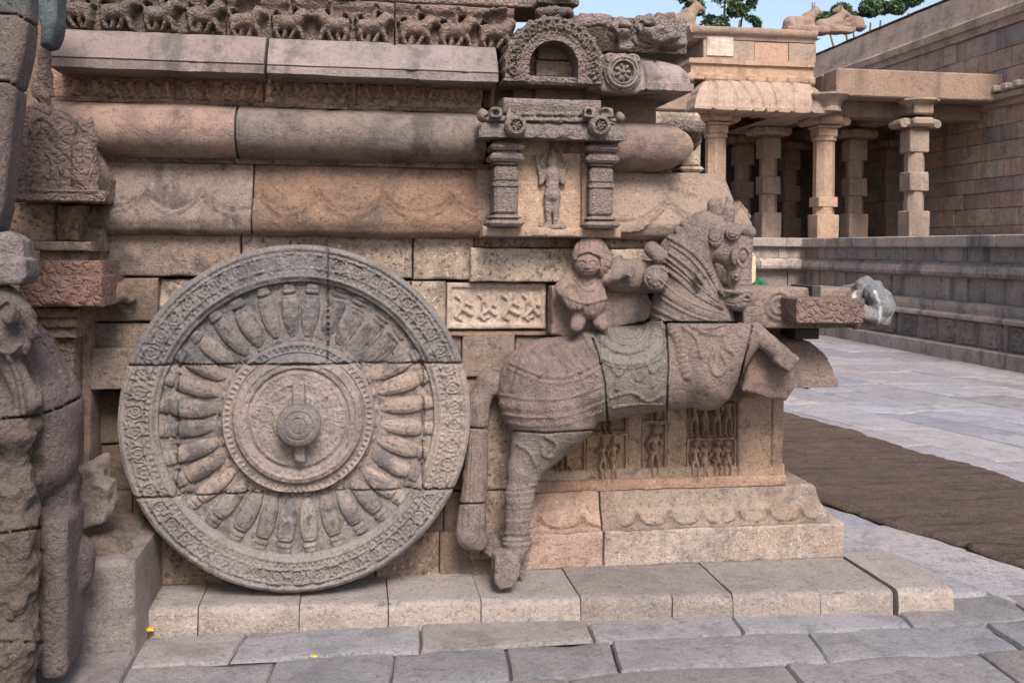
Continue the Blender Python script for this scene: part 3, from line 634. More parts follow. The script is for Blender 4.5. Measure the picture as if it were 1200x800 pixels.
m = MB(); x0, x1, z0, z1 = bx(628, 682, 96, 118, 4.38); m.box(x0, x1, 4.38, 4.5, z0, z1, .006); x0, x1, z0, z1 = bx(602, 704, 100, 118, 4.42); m.box(x0, x1, 4.42, 4.52, z0, z1, .006)
x0, x1, z0, z1 = bx(600, 627, 96, 101, 4.38); m.box(x0, x1, 4.38, 4.5, z0, z1, .004)
local(m.build('arch_stem', M['panel'], A), A)
# knob-headed figure seated on the crown of the arch
cl = clay_px(612, -40, 688, 30, 4.1, 4.55, .006); s = sp(650, 5, 4.3)
for k, px in enumerate((634, 642, 650, 658, 666)): cl.ell(PY(px, 15+abs(k-2)*.8, 4.24), (s*6, .05, s*6.5), .01)
cl.box(PY(650, 6, 4.32), (s*24, .08, s*4), .01); cl.ell(PY(650, -4, 4.30), (s*22, .10, s*9), .01); cl.cap(PY(650, -8, 4.32), PY(650, -32, 4.34), s*16, s*8)
i, x, y, z = cl.near(.05); cl.f[i] += (.010*fbm(x, y, z, 30, 2, 5)).astype(np.float32)
local(cl.mesh('arch_finial', M['frieze'], A, (.95, .95, .98)), A)

NI = thing('wall_niche', 'small wall niche with two pilasters and a carved roof around a standing deity relief', 'niche', PY(647, 268, 4.3))
def nb(p0, p1, q0, q1, Y, Yb, name, mat, h=None, res=.012, tint=None, **k):
    x0, x1, z0, z1 = bx(p0, p1, q0, q1, Y); return local(relief_block(name, M[mat], NI, x0, x1, z0, z1, Y, Yb, h, res=res, tint=tint, **k), NI)
dx0, dx1, dz0, dz1 = bx(604, 693, 160, 272, 4.34)
nb(604, 693, 158, 272, 4.315, 4.5, 'back_panel', 'panel', tint=(1.32, 1.2, 1.1), edge=.004)
nb(600, 608, 160, 266, 4.285, 4.42, 'jamb', 'panel', tint=(1.0, .85, .75)); nb(682, 690, 160, 270, 4.285, 4.42, 'jamb', 'panel', tint=(.9, .78, .7))
nb(566, 728, 266, 278, 4.27, 4.5, 'sill', 'panel', tint=(1.25, 1.15, 1.05))
PS = [(.06, .72, .01), (.14, 1.0, .045), (.17, .72, .02), (.26, .98, .04), (.30, .70, .015), (.50, .70, .012), (.515, .74, .02), (.86, .70, .015), (.92, .86, .03), (1., 1.02, .05)]
local(pilaster(NI, 'shrine', 573, 613, 163, 266, 4.235, PS, .14, 'niche_pilaster', (1.1, 1.05, 1.)), NI)
local(pilaster(NI, 'shrine', 685, 724, 165, 268, 4.235, PS, .14, 'niche_pilaster', (1.1, 1.03, .98)), NI)
nb(586, 613, 170, 255, 4.33, 4.45, 'pilaster_backing', 'panel', tint=(1., .85, .75)); nb(690, 716, 172, 258, 4.33, 4.45, 'pilaster_backing', 'panel', tint=(.85, .75, .7))
# roof: kapota eave with two medallions, upper tier with beads
ez0, ez1 = Z_(161, 4.12, 647), Z_(135, 4.2, 647)
ep = [(.0, ez0+.01), (.27, ez0-.004), (.30, ez0), (.302, ez0+.022), (.294, ez0+.027), (.285, ez0+.05), (.25, ez0+.08), (.2, ez1), (.0, ez1+.005)]
med = [PY(q, 146, 4.15)[0] for q in (604, 702)]
def eh(x, z):
    H = 0*x
    for c in med:
        pass
    return H
local(moulding('eave', M['shrine'], NI, PY(555, 150, 4.2)[0]+.28, PY(738, 150, 4.2)[0]-.28, 4.42, [(o*.86, z) for o, z in ep], eh, st=.006, sx=.006, ret_r=.2, ret_l=.2, tint=(1., 1., 1.05)), NI)
for q in (604, 702): local(medallion('medallion', NI, 'shrine', q, 148, 4.145, 12.5, (1.08, 1.05, 1.05)), NI)
nb(590, 705, 116, 134, 4.22, 4.45, 'roof_tier', 'shrine', tint=(1.1, 1.08, 1.06), h=lambda x, z: -.012*sstep(.0, .004, Z_(127, 4.22, 647)-z))
m = MB(); s = sp(647, 132, 4.18)
cl = clay_px(560, 122, 745, 146, 4.05, 4.4, .005)
for px in np.arange(600, 702, 6.4): cl.ell(PY(px, 134.5, 4.19), (s*3.2, .025, s*3.5), .004)
for px in (581, 690, 710): cl.box(PY(px, 133, 4.16), (s*7, .035, s*6), .008, .004); cl.ell(PY(px, 132, 4.13), (s*4, .02, s*4), .004, True)
cl.cap(PY(597, 138, 4.17), PY(597, 126, 4.18), s*6, s*2, .004); cl.ell(PY(566, 136, 4.25), (s*7, .05, s*8), .01); cl.ell(PY(726, 138, 4.2), (s*5, .04, s*6), .01); cl.cap(PY(572, 140, 4.18), PY(720, 141, 4.18), s*2.6, k=.005)
cl.rough(.006, 40, 2, 8); local(cl.mesh('roof_beads', M['shrine'], NI, (1.05, 1.03, 1.02)), NI)
# deity: sculpted in high relief against the panel
cl = clay_px(618, 165, 678, 268, 4.22, 4.40, .0036); s = sp(647, 220, 4.32); Yd = 4.295
def C(a, b, ra, rb, k=.006, Y=Yd, Y2=None): g = 1.16 if max(ra, rb) > 3 else 1.; cl.cap(PY(*a, Y), PY(*b, Y if Y2 is None else Y2), ra*s*g, rb*s*g, k)
C((647, 190), (647, 187), 5.6, 5.2); C((647, 184), (647, 176), 5, 2.2); C((647, 195), (647, 199), 2.8, 3); C((641, 202), (653, 202), 4.2, 4.2); C((647, 204), (647, 216), 8, 6.4); C((647, 216), (647, 228), 6.4, 8.2)
C((643, 230), (642.5, 246), 4.9, 3.6); C((651, 230), (651, 246), 4.9, 3.6); C((642.5, 246), (643, 260), 3.5, 2.4); C((651, 246), (651, 260), 3.5, 2.4); C((643, 261), (641, 263), 2.4, 2.2); C((651, 261), (653, 263), 2.4, 2.2)
C((638, 203), (634, 214), 3.2, 2.6); C((634, 214), (634, 206), 2.6, 2.2); C((656, 203), (660, 214), 3.2, 2.6); C((660, 214), (660, 206), 2.6, 2.2); C((634, 206), (633, 203), 3, 2.4); C((660, 206), (661, 203), 3, 2.4)
C((637, 203), (631, 197), 2.4, 1.8); C((631, 197), (630, 190), 1.8, 1.8); C((630, 188), (629, 184), 2.6, 3.0); C((657, 203), (664, 197), 2.4, 1.8); C((664, 197), (665, 190), 1.8, 2.4)
for k in range(14):
    a = math.pi*(.1+.8*k/13); C((647-13*math.cos(a), 192-18*math.sin(a)), (647-13*math.cos(a+.2), 192-18*math.sin(a+.2)), 1.1, 1.1, .003, 4.305)
C((641, 217), (653, 217), 1.6, 1.6, .003, 4.28); C((640, 228), (654, 228), 1.8, 1.8, .003, 4.278); C((643, 205), (651, 205), 1.6, 1.6, .003, 4.275)
cl.ell(PY(647, 190.5, 4.275), (s*1.1, .010, s*1.6), .004)
cl.box(PY(647, 266, 4.305), (s*16, .03, s*2.5), .006)
cl.rough(.002, 40, 2, 4); local(cl.mesh('deity_relief', M['shrine'], NI, (1.05, 1.02, 1.0)), NI)
# ================================================================== KERB
K = thing('stone_kerb', 'low worn stone kerb step running along the foot of the temple wall', 'kerb', (0, 0, 0))
kz = .096
kx = [PZ(q, 712, 0)[0] for q in (156, 243, 354, 453, 558, 672, 778, 865)]; kx = kx[:-1]
kf = lambda x: 4.29-.055*(x+.9)          # front line, slightly skewed as in the photograph
bounds = [(a, b) for a, b in zip(kx[:-1], kx[1:])]+[(kx[-1], PZ(866, 712, .06)[0]), (PZ(866, 712, .06)[0], PZ(958, 700, .06)[0]), (PZ(958, 700, .06)[0], PZ(1039, 695, .06)[0])]
def kerb_stone(x0, x1, s, gap=.004):
    xs = lin(x0+gap, x1-gap, .016, .012); pr = resample([(4.75, .0), (0, .0), (-.004, .012), (.012, .03), (.03, .0)], 1)
    prof = [(0, -.03), (.0, .02), (.002, kz-.028), (.006, kz-.014), (.014, kz-.005), (.028, kz-.001), (.05, kz)]+[(d, kz) for d in np.linspace(.07, .5, 24)]
    prof = resample(prof, .016); G, I = np.meshgrid(xs, np.arange(len(prof)), indexing='ij'); O = prof[I, 0]; Z = prof[I, 1]
    front = sstep(.03, 0, O); top = 1-front
    n = fbm(G, O, Z, 11, 4, s); ch = sstep(.25, .7, fbm(G, 0, Z*3, 8, 3, s+5))
    d = np.minimum(G-x0, x1-G); q = np.clip(1-d/.008, 0, 1); er = .006*(1-np.sqrt(1-q*q*.999))
    Y = kf(G)+O+front*(.007*n+.022*ch*sstep(.02, .09, Z)+er)+.004*fbm(G, Z, 0, 3, 2, s+2)
    Z2 = Z+top*(.003*n-er)-front*ch*.012*sstep(.05, .12, Z)+(np.random.RandomState(s).uniform(-.003, .003))
    V = np.stack([G, Y, Z2], -1); nu, nv = G.shape
    a = np.arange(nu*nv).reshape(nu, nv); F_ = [tuple(int(v) for v in f) for f in gridfaces(nu, nv)]
    V = V.reshape(-1, 3); n0 = len(V); V = np.concatenate([V, [[xs[0], 4.75, -.03], [xs[-1], 4.75, -.03]]])
    F_ += [tuple(int(v) for v in a[0])+(n0,), (tuple(int(v) for v in a[-1])+(n0+1,))[::-1]]
    k = np.random.RandomState(s+40).uniform(.92, 1.08)
    t = np.where((V[:, 1] < kf(V[:, 0])+.012)[:, None], np.array([1.10, 1.05, 1.0])*k, np.array([.93, .93, .96])*k)  # lit front and duller, bluer top are put into the colour
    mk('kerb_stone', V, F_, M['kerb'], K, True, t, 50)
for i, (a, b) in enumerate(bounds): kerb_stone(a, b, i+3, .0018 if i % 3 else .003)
kerb_stone(PZ(1044, 695, .06)[0], PZ(1116, 697, .06)[0], 33)
# ================================================================== HORSE PLINTH
P = thing('horse_plinth', 'stepped pinkish stone plinth with carved figure panels beneath the stone horse', 'plinth', (0, 0, 0))
PB = 4.585
xs_ = PY(708, 630, PB)[0]; xl = PY(600, 630, PB)[0]; xr = PY(990, 630, PB)[0]
zt1 = PY(850, 618, PB)[2]
relief_block('base_slab', M['plinth'], P, xl, xs_-.004, kz-.005, zt1, PB, 5.6, None, edge=.012, tint=(1.05, .92, .86), rough=.007)
relief_block('base_slab', M['plinth'], P, xs_+.004, xr, kz-.005, zt1+.002, PB, 5.6, None, edge=.012, tint=(.98, .97, .95), rough=.007)
# petal slope above it
zt2 = PY(800, 570, PB+.09)[2]; xr2 = PY(972, 605, PB+.02)[0]
pp = [(.0, zt1-.005), (.17, zt1-.004), (.175, zt1+.012), (.170, zt1+.04), (.155, zt1+.07), (.135, zt1+.10), (.118, zt2-.012), (.105, zt2), (.0, zt2+.001)]
def petal_row(xc, hw):
    def f(x, z):
        H = 0*x
        for c in xc:
            t = np.clip(np.abs(x-c)/hw, 0, 1); y = zt1+.075-.045*np.sqrt(np.clip(1-(1-t)**2, 0, 1)); d = z-y
            H = np.maximum(H, (.014*bump1(d, .008)+.026*np.exp(-(((x-c)/.012)**2+((z-zt1-.065)/.016)**2)))*(t < 1))
        return H
    return f
pc = lambda *q: [PY(v, 600, PB)[0] for v in q]
moulding('petal_course', M['plinth'], P, xl, xs_-.014, PB+.18, pp, petal_row(pc(634, 684), .10), st=.007, sx=.008, tint=(1.08, .93, .85))
moulding('petal_course', M['plinth'], P, xs_-.006, xr2-.175, PB+.18, pp, petal_row(pc(748, 786, 824, 866, 902, 940), .075), st=.007, sx=.008, ret_r=.8, tint=(1., .97, .93))
xr3 = PY(922, 560, PB+.06)[0]
relief_block('fillet', M['plinth'], P, xl, xr3, zt2-.002, PY(800, 560, PB+.06)[2], PB+.06, 5.6, None, edge=.006, tint=(1.05, .82, .70))
PY2 = PB+.11
relief_block('panel_ledge', M['fig'], P, xl, PY(918, 550, PY2)[0], PY(800, 561, PY2)[2], PY(800, 546, PY2)[2], PB+.085, 5.6, None, edge=.012)
def person_relief(cx, z0, hh, s=1, pose=0, h=.045):
    """small carved standing figure"""
    q = hh; sw = .05*s
    P_ = [(0, .90, .062, 0, .93, .055, 1), (0, .98, .05, 0, 1.02, .02, .8), (-.05, .76, .06, .05, .76, .06, 1), (0, .74, .085, 0, .58, .065, 1), (0, .58, .065, .02*s, .48, .085, 1), (-.04, .45, .055, -.05-.03*s, .24, .04, .95), (.05, .45, .055, .05+.03*s, .24, .04, .95), (-.05-.03*s, .24, .04, -.05, .03, .03, .9), (.05+.03*s, .24, .04, .06, .03, .03, .9),
          (-.09, .75, .035, -.15, .60, .028, .8), (.09, .75, .035, .15, .62, .028, .8)]
    P_ += [(-.15, .60, .028, -.12-.05*pose, .72, .025, .8), (.15, .62, .028, .08, .52, .025, .8)] if pose else [(-.15, .60, .028, -.10, .46, .025, .8), (.15, .62, .028, .17, .80, .025, .8)]
    return [(cx+a*q, z0+b*q, c_*q, cx+d*q, z0+e*q, f*q, g*h) for a, b, c_, d, e, f, g in P_]
def figpanel(p0, p1, q0, q1, Y, figs, tint, name='figure_panel', mat='fig', rec=.022, fr=.012):
    x0, x1, z0, z1 = bx(p0, p1, q0, q1, Y); prs = []
    for (px, f0, f1, pose, s) in figs: prs += person_relief(PY(px, (q0+q1)/2, Y)[0], z0+(z1-z0)*f0, (z1-z0)*(f1-f0), s, pose)
    def h(x, z):
        d = np.minimum(np.minimum(x-x0, x1-x), np.minimum(z-z0, z1-z)); return -rec*sstep(fr*.8, fr*1.2, d)+caps2(x, z, prs)+.004*fbm(x, 0, z, 50, 2, int(p0))
    return relief_block(name, M[mat], P, x0+.001, x1-.001, z0, z1, Y, 5.0, h, res=.0045, edge=.004, tint=tint, rough=.003)
YP = PB+.095
figpanel(600, 634, 470, 553, YP, [(617, .1, .9, 1, 1)], (1.2, 1.0, .82)); figpanel(634, 687, 500, 553, YP, [(655, .02, .92, 1, 1), (666, .02, .85, 0, -1)], (1.2, 1.02, .85)); figpanel(634, 687, 440, 500, YP, [(650, .0, .8, 0, 1), (670, .0, .8, 1, 1)], (1.0, .86, .74))
figpanel(687, 736, 508, 559, YP, [(706, .02, .86, 1, 1), (719, .02, .90, 0, -1)], (1.18, 1.03, .88)); figpanel(687, 736, 440, 508, YP, [(712, .0, .8, 0, 1)], (1.0, .86, .75)); figpanel(736, 752, 440, 559, YP, [], (1.0, .9, .82), rec=.0)
figpanel(752, 782, 495, 559, YP, [(767, .04, .94, 0, 1)], (1.1, 1.0, .9)); figpanel(752, 782, 430, 495, YP, [(767, .04, .9, 0, 1)], (.9, .8, .72)); figpanel(782, 805, 440, 559, YP, [], (1.15, 1.04, .92), rec=0.)
figpanel(805, 863, 513, 562, YP, [(814, .02, .95, 0, 1), (826, .02, .95, 1, -1), (840, .02, .95, 0, 1), (852, .02, .95, 1, 1)], (.98, .84, .75)); figpanel(805, 863, 455, 512, YP, [(813, .0, .9, 0, 1), (826, .0, .9, 1, -1), (840, .0, .9, 0, 1), (853, .0, .9, 1, 1)], (.9, .76, .67))
x0, x1, z0, z1 = bx(865, 919, 462, 560, YP-.02)
def pier(x, z):
    return -.016*bump1(x-PY(903, 510, YP)[0], .006)*(z > z0+.06)+.010*sstep(.15, .6, fbm(x, 1, z, 16, 3, 77))
relief_block('corner_pier', M['fig'], P, x0, x1, z0, z1, YP-.02, 5.6, pier, res=.006, tint=(1.0, .92, .84), edge=.010)
c = MB(); c.box(xl, x1-.02, YP+.12, 5.6, kz, z1+.10, .01); c.build('plinth_core', M['raw'], P)
m = MB(); x0, x1, z0, z1 = bx(905, 916, 452, 462, YP-.03); m.box(x0-.4, x1, YP-.03, 5.3, z0, z1, .01); m.build('neck_course', M['raw'], P)
# eave stone that sticks out at the right above the pier
ez0 = PY(930, 455, 4.34)[2]; xe = PY(981, 445, 4.34)[0]
ke = [(.0, ez0), (.26, ez0), (.28, ez0+.004), (.282, ez0+.042), (.272, ez0+.05), (.265, ez0+.09), (.24, ez0+.15), (.19, ez0+.205), (.11, ez0+.235), (.0, ez0+.238)]
ex = [PY(q, 415, 4.4)[0] for q in (942, 918)]
def evein(x, z): return .008*bump1(x-ex[0]-.05*np.sin((z-ez0)*16), .006)-.012*bump1(x-ex[1], .004)+.006*bump1(np.hypot(x-ex[0]-.05, z-ez0-.12)-.05, .008)
moulding('eave_stone', M['horse'], P, PY(780, 430, 4.45)[0], xe-.28, 4.62, ke, evein, st=.007, sx=.008, ret_r=.8, tint=(1.2, 1.1, 1.08))
m = MB(); x0, x1, z0, z1 = bx(862, 937, 380, 391, 4.6); m.box(x0, x1, 4.55, 5.3, z0-.02, z1, .008); x0, x1, z0, z1 = bx(842, 880, 350, 392, 4.6); m.box(x0, x1, 4.6, 5.3, z0, z1, .01, (1.1, 1., .9)); m.build('upper_course', M['warm'], P)
x0, x1, z0, z1 = bx(660, 800, 380, 470, 4.66); relief_block('backing_stone', M['wall'], P, x0, x1, z0, z1, 4.66, 5.6, None)
x0, x1, z0, z1 = bx(800, 870, 395, 470, 4.62); relief_block('backing_stone', M['raw'], P, x0, x1, z0, z1, 4.62, 5.6, None)

# ================================================================== WHEEL
WH = thing('wheel_sculpture', 'large carved stone wheel with baluster spokes standing on the kerb', 'stone wheel', (0, 0, 0))
YF = 4.34
w0, w1, w2, w3 = PY(137.5, 490, YF), PY(551.5, 490, YF), PY(345, 286.5, YF), PY(345, 694.5, YF)
wc = np.array([(w0[0]+w1[0])/2, YF, (w2[2]+w3[2])/2]); RX, RZ = (w1[0]-w0[0])/2, (w2[2]-w3[2])/2; RW = (RX+RZ)/2
def seam_w(x, z):
    """saw-tight joints between the stones the wheel is pieced from"""
    s = np.full(np.shape(x), 9.); zt_, zb_ = PY(345, 427, YF)[2], PY(345, 578, YF)[2]; xl_, xr_, xt_ = PY(207, 500, YF)[0], PY(496, 500, YF)[0], PY(384, 350, YF)[0]
    wv = .003*fbm(x, 0, z, 12, 2, 4)
    s = np.minimum(s, np.abs(z-zt_+wv)); s = np.minimum(s, np.abs(z-zb_+wv))
    s = np.minimum(s, np.where((z < zt_) & (z > zb_), np.abs(x-xl_+wv), 9)); s = np.minimum(s, np.where((z < zt_) & (z > zb_), np.abs(x-xr_+wv), 9)); s = np.minimum(s, np.where(z > zt_, np.abs(x-xt_+wv), 9))
    return s
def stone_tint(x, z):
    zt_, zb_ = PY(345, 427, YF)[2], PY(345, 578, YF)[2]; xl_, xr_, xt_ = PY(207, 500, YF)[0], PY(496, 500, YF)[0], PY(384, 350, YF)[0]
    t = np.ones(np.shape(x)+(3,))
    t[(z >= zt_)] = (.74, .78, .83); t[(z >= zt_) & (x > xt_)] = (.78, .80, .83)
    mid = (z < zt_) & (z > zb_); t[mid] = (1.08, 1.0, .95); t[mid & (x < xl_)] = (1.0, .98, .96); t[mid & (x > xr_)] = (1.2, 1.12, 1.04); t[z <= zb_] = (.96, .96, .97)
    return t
def polar(name, mat, r0, r1, Yb, hf, nth, dr, back, par=WH, close=True):
    th = np.linspace(0, 2*math.pi, nth+1)[:-1]; rr = lin(r0, r1, dr, .010) if r0 > 0 else np.concatenate([[1e-4], lin(.004, r1, dr, .010)])
    TH, RR = np.meshgrid(th, rr, indexing='ij'); x = wc[0]+RR*np.cos(TH)*RX/RW; z = wc[2]+RR*np.sin(TH)*RZ/RW
    H = hf(TH, RR, x, z)+.004*fbm(x, 0, z, 8, 3, 6)+.0025*fbm(x, 0, z, 45, 3, 8)
    H = H-.02*sstep(.004, .002, seam_w(x, z))-.006*sstep(.014, .004, seam_w(x, z))
    for e, q in ((r0, 1), (r1, 1)):
        if e > 0: k = np.clip(1-np.abs(RR-e)/.010, 0, 1); H = H-.009*(1-np.sqrt(1-k*k*.999))
    V = np.stack([x, Yb-H, z], -1); n, m_ = TH.shape
    B = V[:, -1:].copy(); B[..., 1] = back; A_ = V[:, :1].copy(); A_[..., 1] = back
    W_ = np.concatenate([A_, V, B], 1) if r0 > 0 else np.concatenate([V, B], 1); m2 = W_.shape[1]
    W_ = np.concatenate([W_, W_[:1]], 0); Fq = gridfaces(n+1, m2); Vv = W_.reshape(-1, 3)
    Fq = np.where(Fq >= n*m2, Fq-n*m2, Fq); Vv = Vv[:n*m2]
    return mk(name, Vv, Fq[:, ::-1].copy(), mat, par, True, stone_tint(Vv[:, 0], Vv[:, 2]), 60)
def rim_h(TH, RR, x, z):
    q = RR/RW; H = 0*q
    H += .010*bump1(q-.975, .012)+.007*bump1(q-.945, .007)
    H += .007*bump1(q-.865, .007)+.008*bump1(q-.82, .010)-.012*sstep(.815, .795, q)
    nb_ = 150; H += .008*bump1(q-.842, .010)*np.clip(np.cos(TH*nb_), 0, 1)**.5
    nb2 = 170; H += .004*bump1(q-.96, .008)*np.clip(np.cos(TH*nb2), 0, 1)
    n = 50; d = 2*math.pi/n; a = (np.mod(TH, d)-d/2)*.905*RW; b = RR-.905*RW; rr = np.hypot(a, b); an = np.arctan2(b, a)
    jit_ = .004*fbm(x, 5, z, 20, 2, 9); H += .007*bump1(rr-.026-.003*np.cos(an*5)+jit_, .006)+.006*bump1(rr-.012+jit_, .005)+.005*bump1(rr, .005)
    sc_ = fbm(x, 1, z, 34, 2, 21); H += .008*np.exp(-(sc_/.12)**2)*sstep(.024, .030, rr)*sstep(.045, .038, np.abs(b))
    wear = sstep(-.25, .5, fbm(x, 3, z, 4, 3, 12)); return H*(1.15-.75*wear)+.004*fbm(x, 0, z, 25, 3, 2)
polar('rim', M['wheel'], .785*RW, RW, YF, rim_h, 1500, .0045, 4.50)
polar('spoke_backing', M['spoke'], .36*RW, .80*RW, YF+.042, lambda T_, q, x, z: .006*fbm(x, 0, z, 15, 3, 3), 420, .014, 4.49)
def hub_h(TH, RR, x, z):
    q = RR/RW; H = .0*q
    H += .014*sstep(.435, .425, q)+.008*bump1(q-.425, .010)+.009*bump1(q-.405, .014)*np.clip(np.cos(TH*80), -.1, 1)+.006*bump1(q-.385, .006)
    H += .020*sstep(.378, .36, q)+.012*bump1(q-.345, .022)+.012*np.sqrt(np.clip(1-((q-.315)/.030)**2, 0, 1))+.010*sstep(.33, .2, q)
    H += np.where(q < .315, .030*np.sqrt(np.clip(1-((q-.315)/.055)**2, 0, 1)), 0)*0
    H += -.005*bump1(q-.285, .010)
    for r_, a in ((.262, .004), (.205, .003)): H += a*bump1(q-r_, .006)
    H += .003*np.exp(-(fbm(x, 1, z, 40, 2, 33)/.15)**2)*(q < .27)
    H += .010*sstep(.15, .14, q)
    return H+.003*fbm(x, 0, z, 60, 2, 5)
polar('hub_disc', M['wheel'], 0, .440*RW, YF+.016, hub_h, 620, .0045, 4.47)
# boss and linchpin
m = MB(); b = wc+np.array([.006, 0, -.008]); pr = [(.118, .0), (.122, .012), (.112, .022), (.112, .055), (.120, .066), (.122, .082), (.112, .096), (.085, .102), (.080, .098), (.072, .104), (.05, .108), (.045, .104), (.036, .110), (.012, .113), (.001, .112)]
m.lathe([(r*RW, h_) for r, h_ in pr], b+np.array([0, -.035, 0]), 56, 'y', (.92, .88, .90)); m.build('hub', M['wheel'], WH, True, 50)
cl = Clay(b+np.array([-.06, -.12, -.19]), b+np.array([.06, .02, .2]), .0045)
cl.box(b+np.array([-.004, -.062, .125]), (.024, .020, .055), .008); cl.box(b+np.array([.004, -.060, -.115]), (.021, .020, .048), .008); cl.box(b+np.array([0, -.05, 0]), (.022, .02, .15), .01); cl.rough(.005, 25, 3, 2); cl.mesh('linchpin', M['wheel'], WH, (.95, .9, .88))
# 32 baluster spokes, each turned profile with necks and a cap
sprof = [(0, .45), (.03, .74), (.07, .76), (.10, .52), (.14, .62), (.20, .82), (.32, 1.05), (.48, 1.12), (.62, 1.05), (.74, .90), (.81, .72), (.84, .60), (.87, .78), (.91, .78), (.93, .62), (.96, .72), (1.0, .62)]
ss = np.array(sprof)
for k in range(32):
    r_ = np.random.RandomState(k+3); a = 2*math.pi*(k+.5)/32+r_.uniform(-.012, .012); t = np.linspace(0, 1, 72); wr = np.interp(t, ss[:, 0], ss[:, 1]); wr = np.convolve(np.pad(wr, 2, 'edge'), np.ones(5)/5, 'valid')
    ero = 1.0; worn = math.radians(30) < a < math.radians(83)
    if worn: ero = .55
    R0, R1 = .43*RW, (.785-(.012 if r_.rand() < .3 else 0))*RW; half = .052*RW*r_.uniform(.93, 1.05); ph = np.linspace(0, math.pi, 17); ra = R0+(R1-R0)*t
    wloc = half*wr*np.clip(.62+.42*t*1.05, 0, 1.02)*1.10
    A_, T_ = np.meshgrid(ph, t, indexing='ij'); wid = np.broadcast_to(wloc, A_.shape); Rr = np.broadcast_to(ra, A_.shape)
    lat = wid*np.cos(A_)*(1.15 if worn else 1); hgt = wid*np.sin(A_)**.8*.94*ero
    x = wc[0]+(Rr*math.cos(a)-lat*math.sin(a))*RX/RW; z = wc[2]+(Rr*math.sin(a)+lat*math.cos(a))*RZ/RW
    cv = -.012*bump1(T_-.10, .025)-.013*bump1(T_-.83, .022)-.006*bump1(T_-.92, .018)-.004*bump1(T_-.76, .014)+.0045*fbm(x, hgt, z, 26, 3, k)+.0018*np.cos(A_*10)*sstep(.80, .6, T_)*sstep(.1, .3, T_)
    if worn: cv = cv*2.2
    hgt = np.clip(hgt+cv*np.sin(A_), 0, None); hgt = hgt-.03*sstep(.0035, .0015, seam_w(x, z))
    V = np.stack([x, YF+.049-hgt, z], -1)
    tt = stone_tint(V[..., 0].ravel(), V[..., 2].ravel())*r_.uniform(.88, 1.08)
    n, m_ = A_.shape; Fq = [tuple(int(v) for v in f) for f in gridfaces(n, m_)]; ar = np.arange(n*m_).reshape(n, m_)
    Fq += [tuple(int(v) for v in ar[:, 0])[::-1], tuple(int(v) for v in ar[:, -1]), tuple(int(v) for v in np.concatenate([ar[0], ar[-1, ::-1]]))]
    mk('spoke', V.reshape(-1, 3), Fq, M['spoke'], WH, True, tt)
# ================================================================== HORSE
HO = thing('stone_horse', 'life-like rearing stone horse with garlanded neck, saddle cloth and raised forelegs, carved out of the wall', 'horse statue', (0, 0, 0))
HO['label'] = 'grey stone horse with garlanded neck and raised forelegs carved beside the wheel'
cl = clay_px(520, 205, 940, 700, 4.02, 4.66, .0058)
def hc(a, b, ra, rb, k=.03, fl=1., sub=False, C_=None):
    C_ = cl if C_ is None else C_
    s = sp(a[0], a[1], a[2]); C_.cap(PY(*a), PY(*b), ra*s, rb*s, k, fl, sub)
# trunk
hc((638, 451, 4.40), (705, 437, 4.40), 54, 53, .03); hc((705, 437, 4.40), (790, 430, 4.40), 54, 49, .03); hc((790, 428, 4.40), (838, 418, 4.37), 49, 40, .03)
hc((632, 470, 4.37), (650, 480, 4.37), 46, 46, .03)
hc((646, 484, 4.36), (616, 548, 4.36), 48, 20, .03); hc((670, 490, 4.38), (625, 540, 4.37), 28, 16, .03)
hc((616, 546, 4.36), (609, 580, 4.36), 19, 15, .02); hc((609, 580, 4.36), (606, 634, 4.36), 15, 14, .02); hc((606, 638, 4.36), (604, 646, 4.35), 16.5, 13.5, .012)
hc((602, 648, 4.36), (597, 660, 4.35), 12.5, 12, .01); cl.poly([PY(*p, 4.34)[[0, 2]] for p in ((578, 647), (592, 644), (607, 655), (606, 668), (599, 681), (583, 685), (576, 676))], 4.26, 4.40, .014, .012); cl.poly([PY(*p, 4.44)[[0, 2]] for p in ((606, 640), (616, 654), (614, 672), (604, 668))], 4.40, 4.56, .01, .01)
# tail curling out from the rump and hanging beside the wheel
hc((592, 452, 4.44), (572, 447, 4.44), 13, 12, .02); hc((572, 447, 4.44), (561, 470, 4.43), 13, 12, .02); hc((561, 470, 4.43), (557, 560, 4.43), 12.5, 14, .02); hc((557, 560, 4.43), (551, 622, 4.43), 14, 18, .02); hc((548, 630, 4.43), (560, 634, 4.43), 13, 12, .02)
cl.poly([PY(*p, 4.48)[[0, 2]] for p in ((552, 620), (575, 618), (590, 640), (585, 660), (560, 640))], 4.44, 4.58, .012, .015)
# chest, raised forelegs
hc((826, 432, 4.30), (868, 396, 4.22), 40, 23, .025); hc((818, 440, 4.34), (826, 446, 4.32), 36, 34, .02)
hc((868, 398, 4.22), (880, 390, 4.20), 22, 15, .012); hc((882, 388, 4.19), (900, 402, 4.16), 12.5, 10.5, .008); hc((880, 384, 4.18), (886, 386, 4.17), 9, 8, .006); hc((900, 402, 4.16), (917, 417, 4.15), 10.5, 11.5, .01); cl.box(PY(919, 421, 4.145), (.045, .046, .042), .012, .006, math.radians(-38)); cl.cap(PY(926, 427, 4.145), PY(932, 433, 4.145), .022, .030, .002, sub=True)
# neck and head
hc((811, 400, 4.38), (809, 366, 4.37), 54, 48, .03)
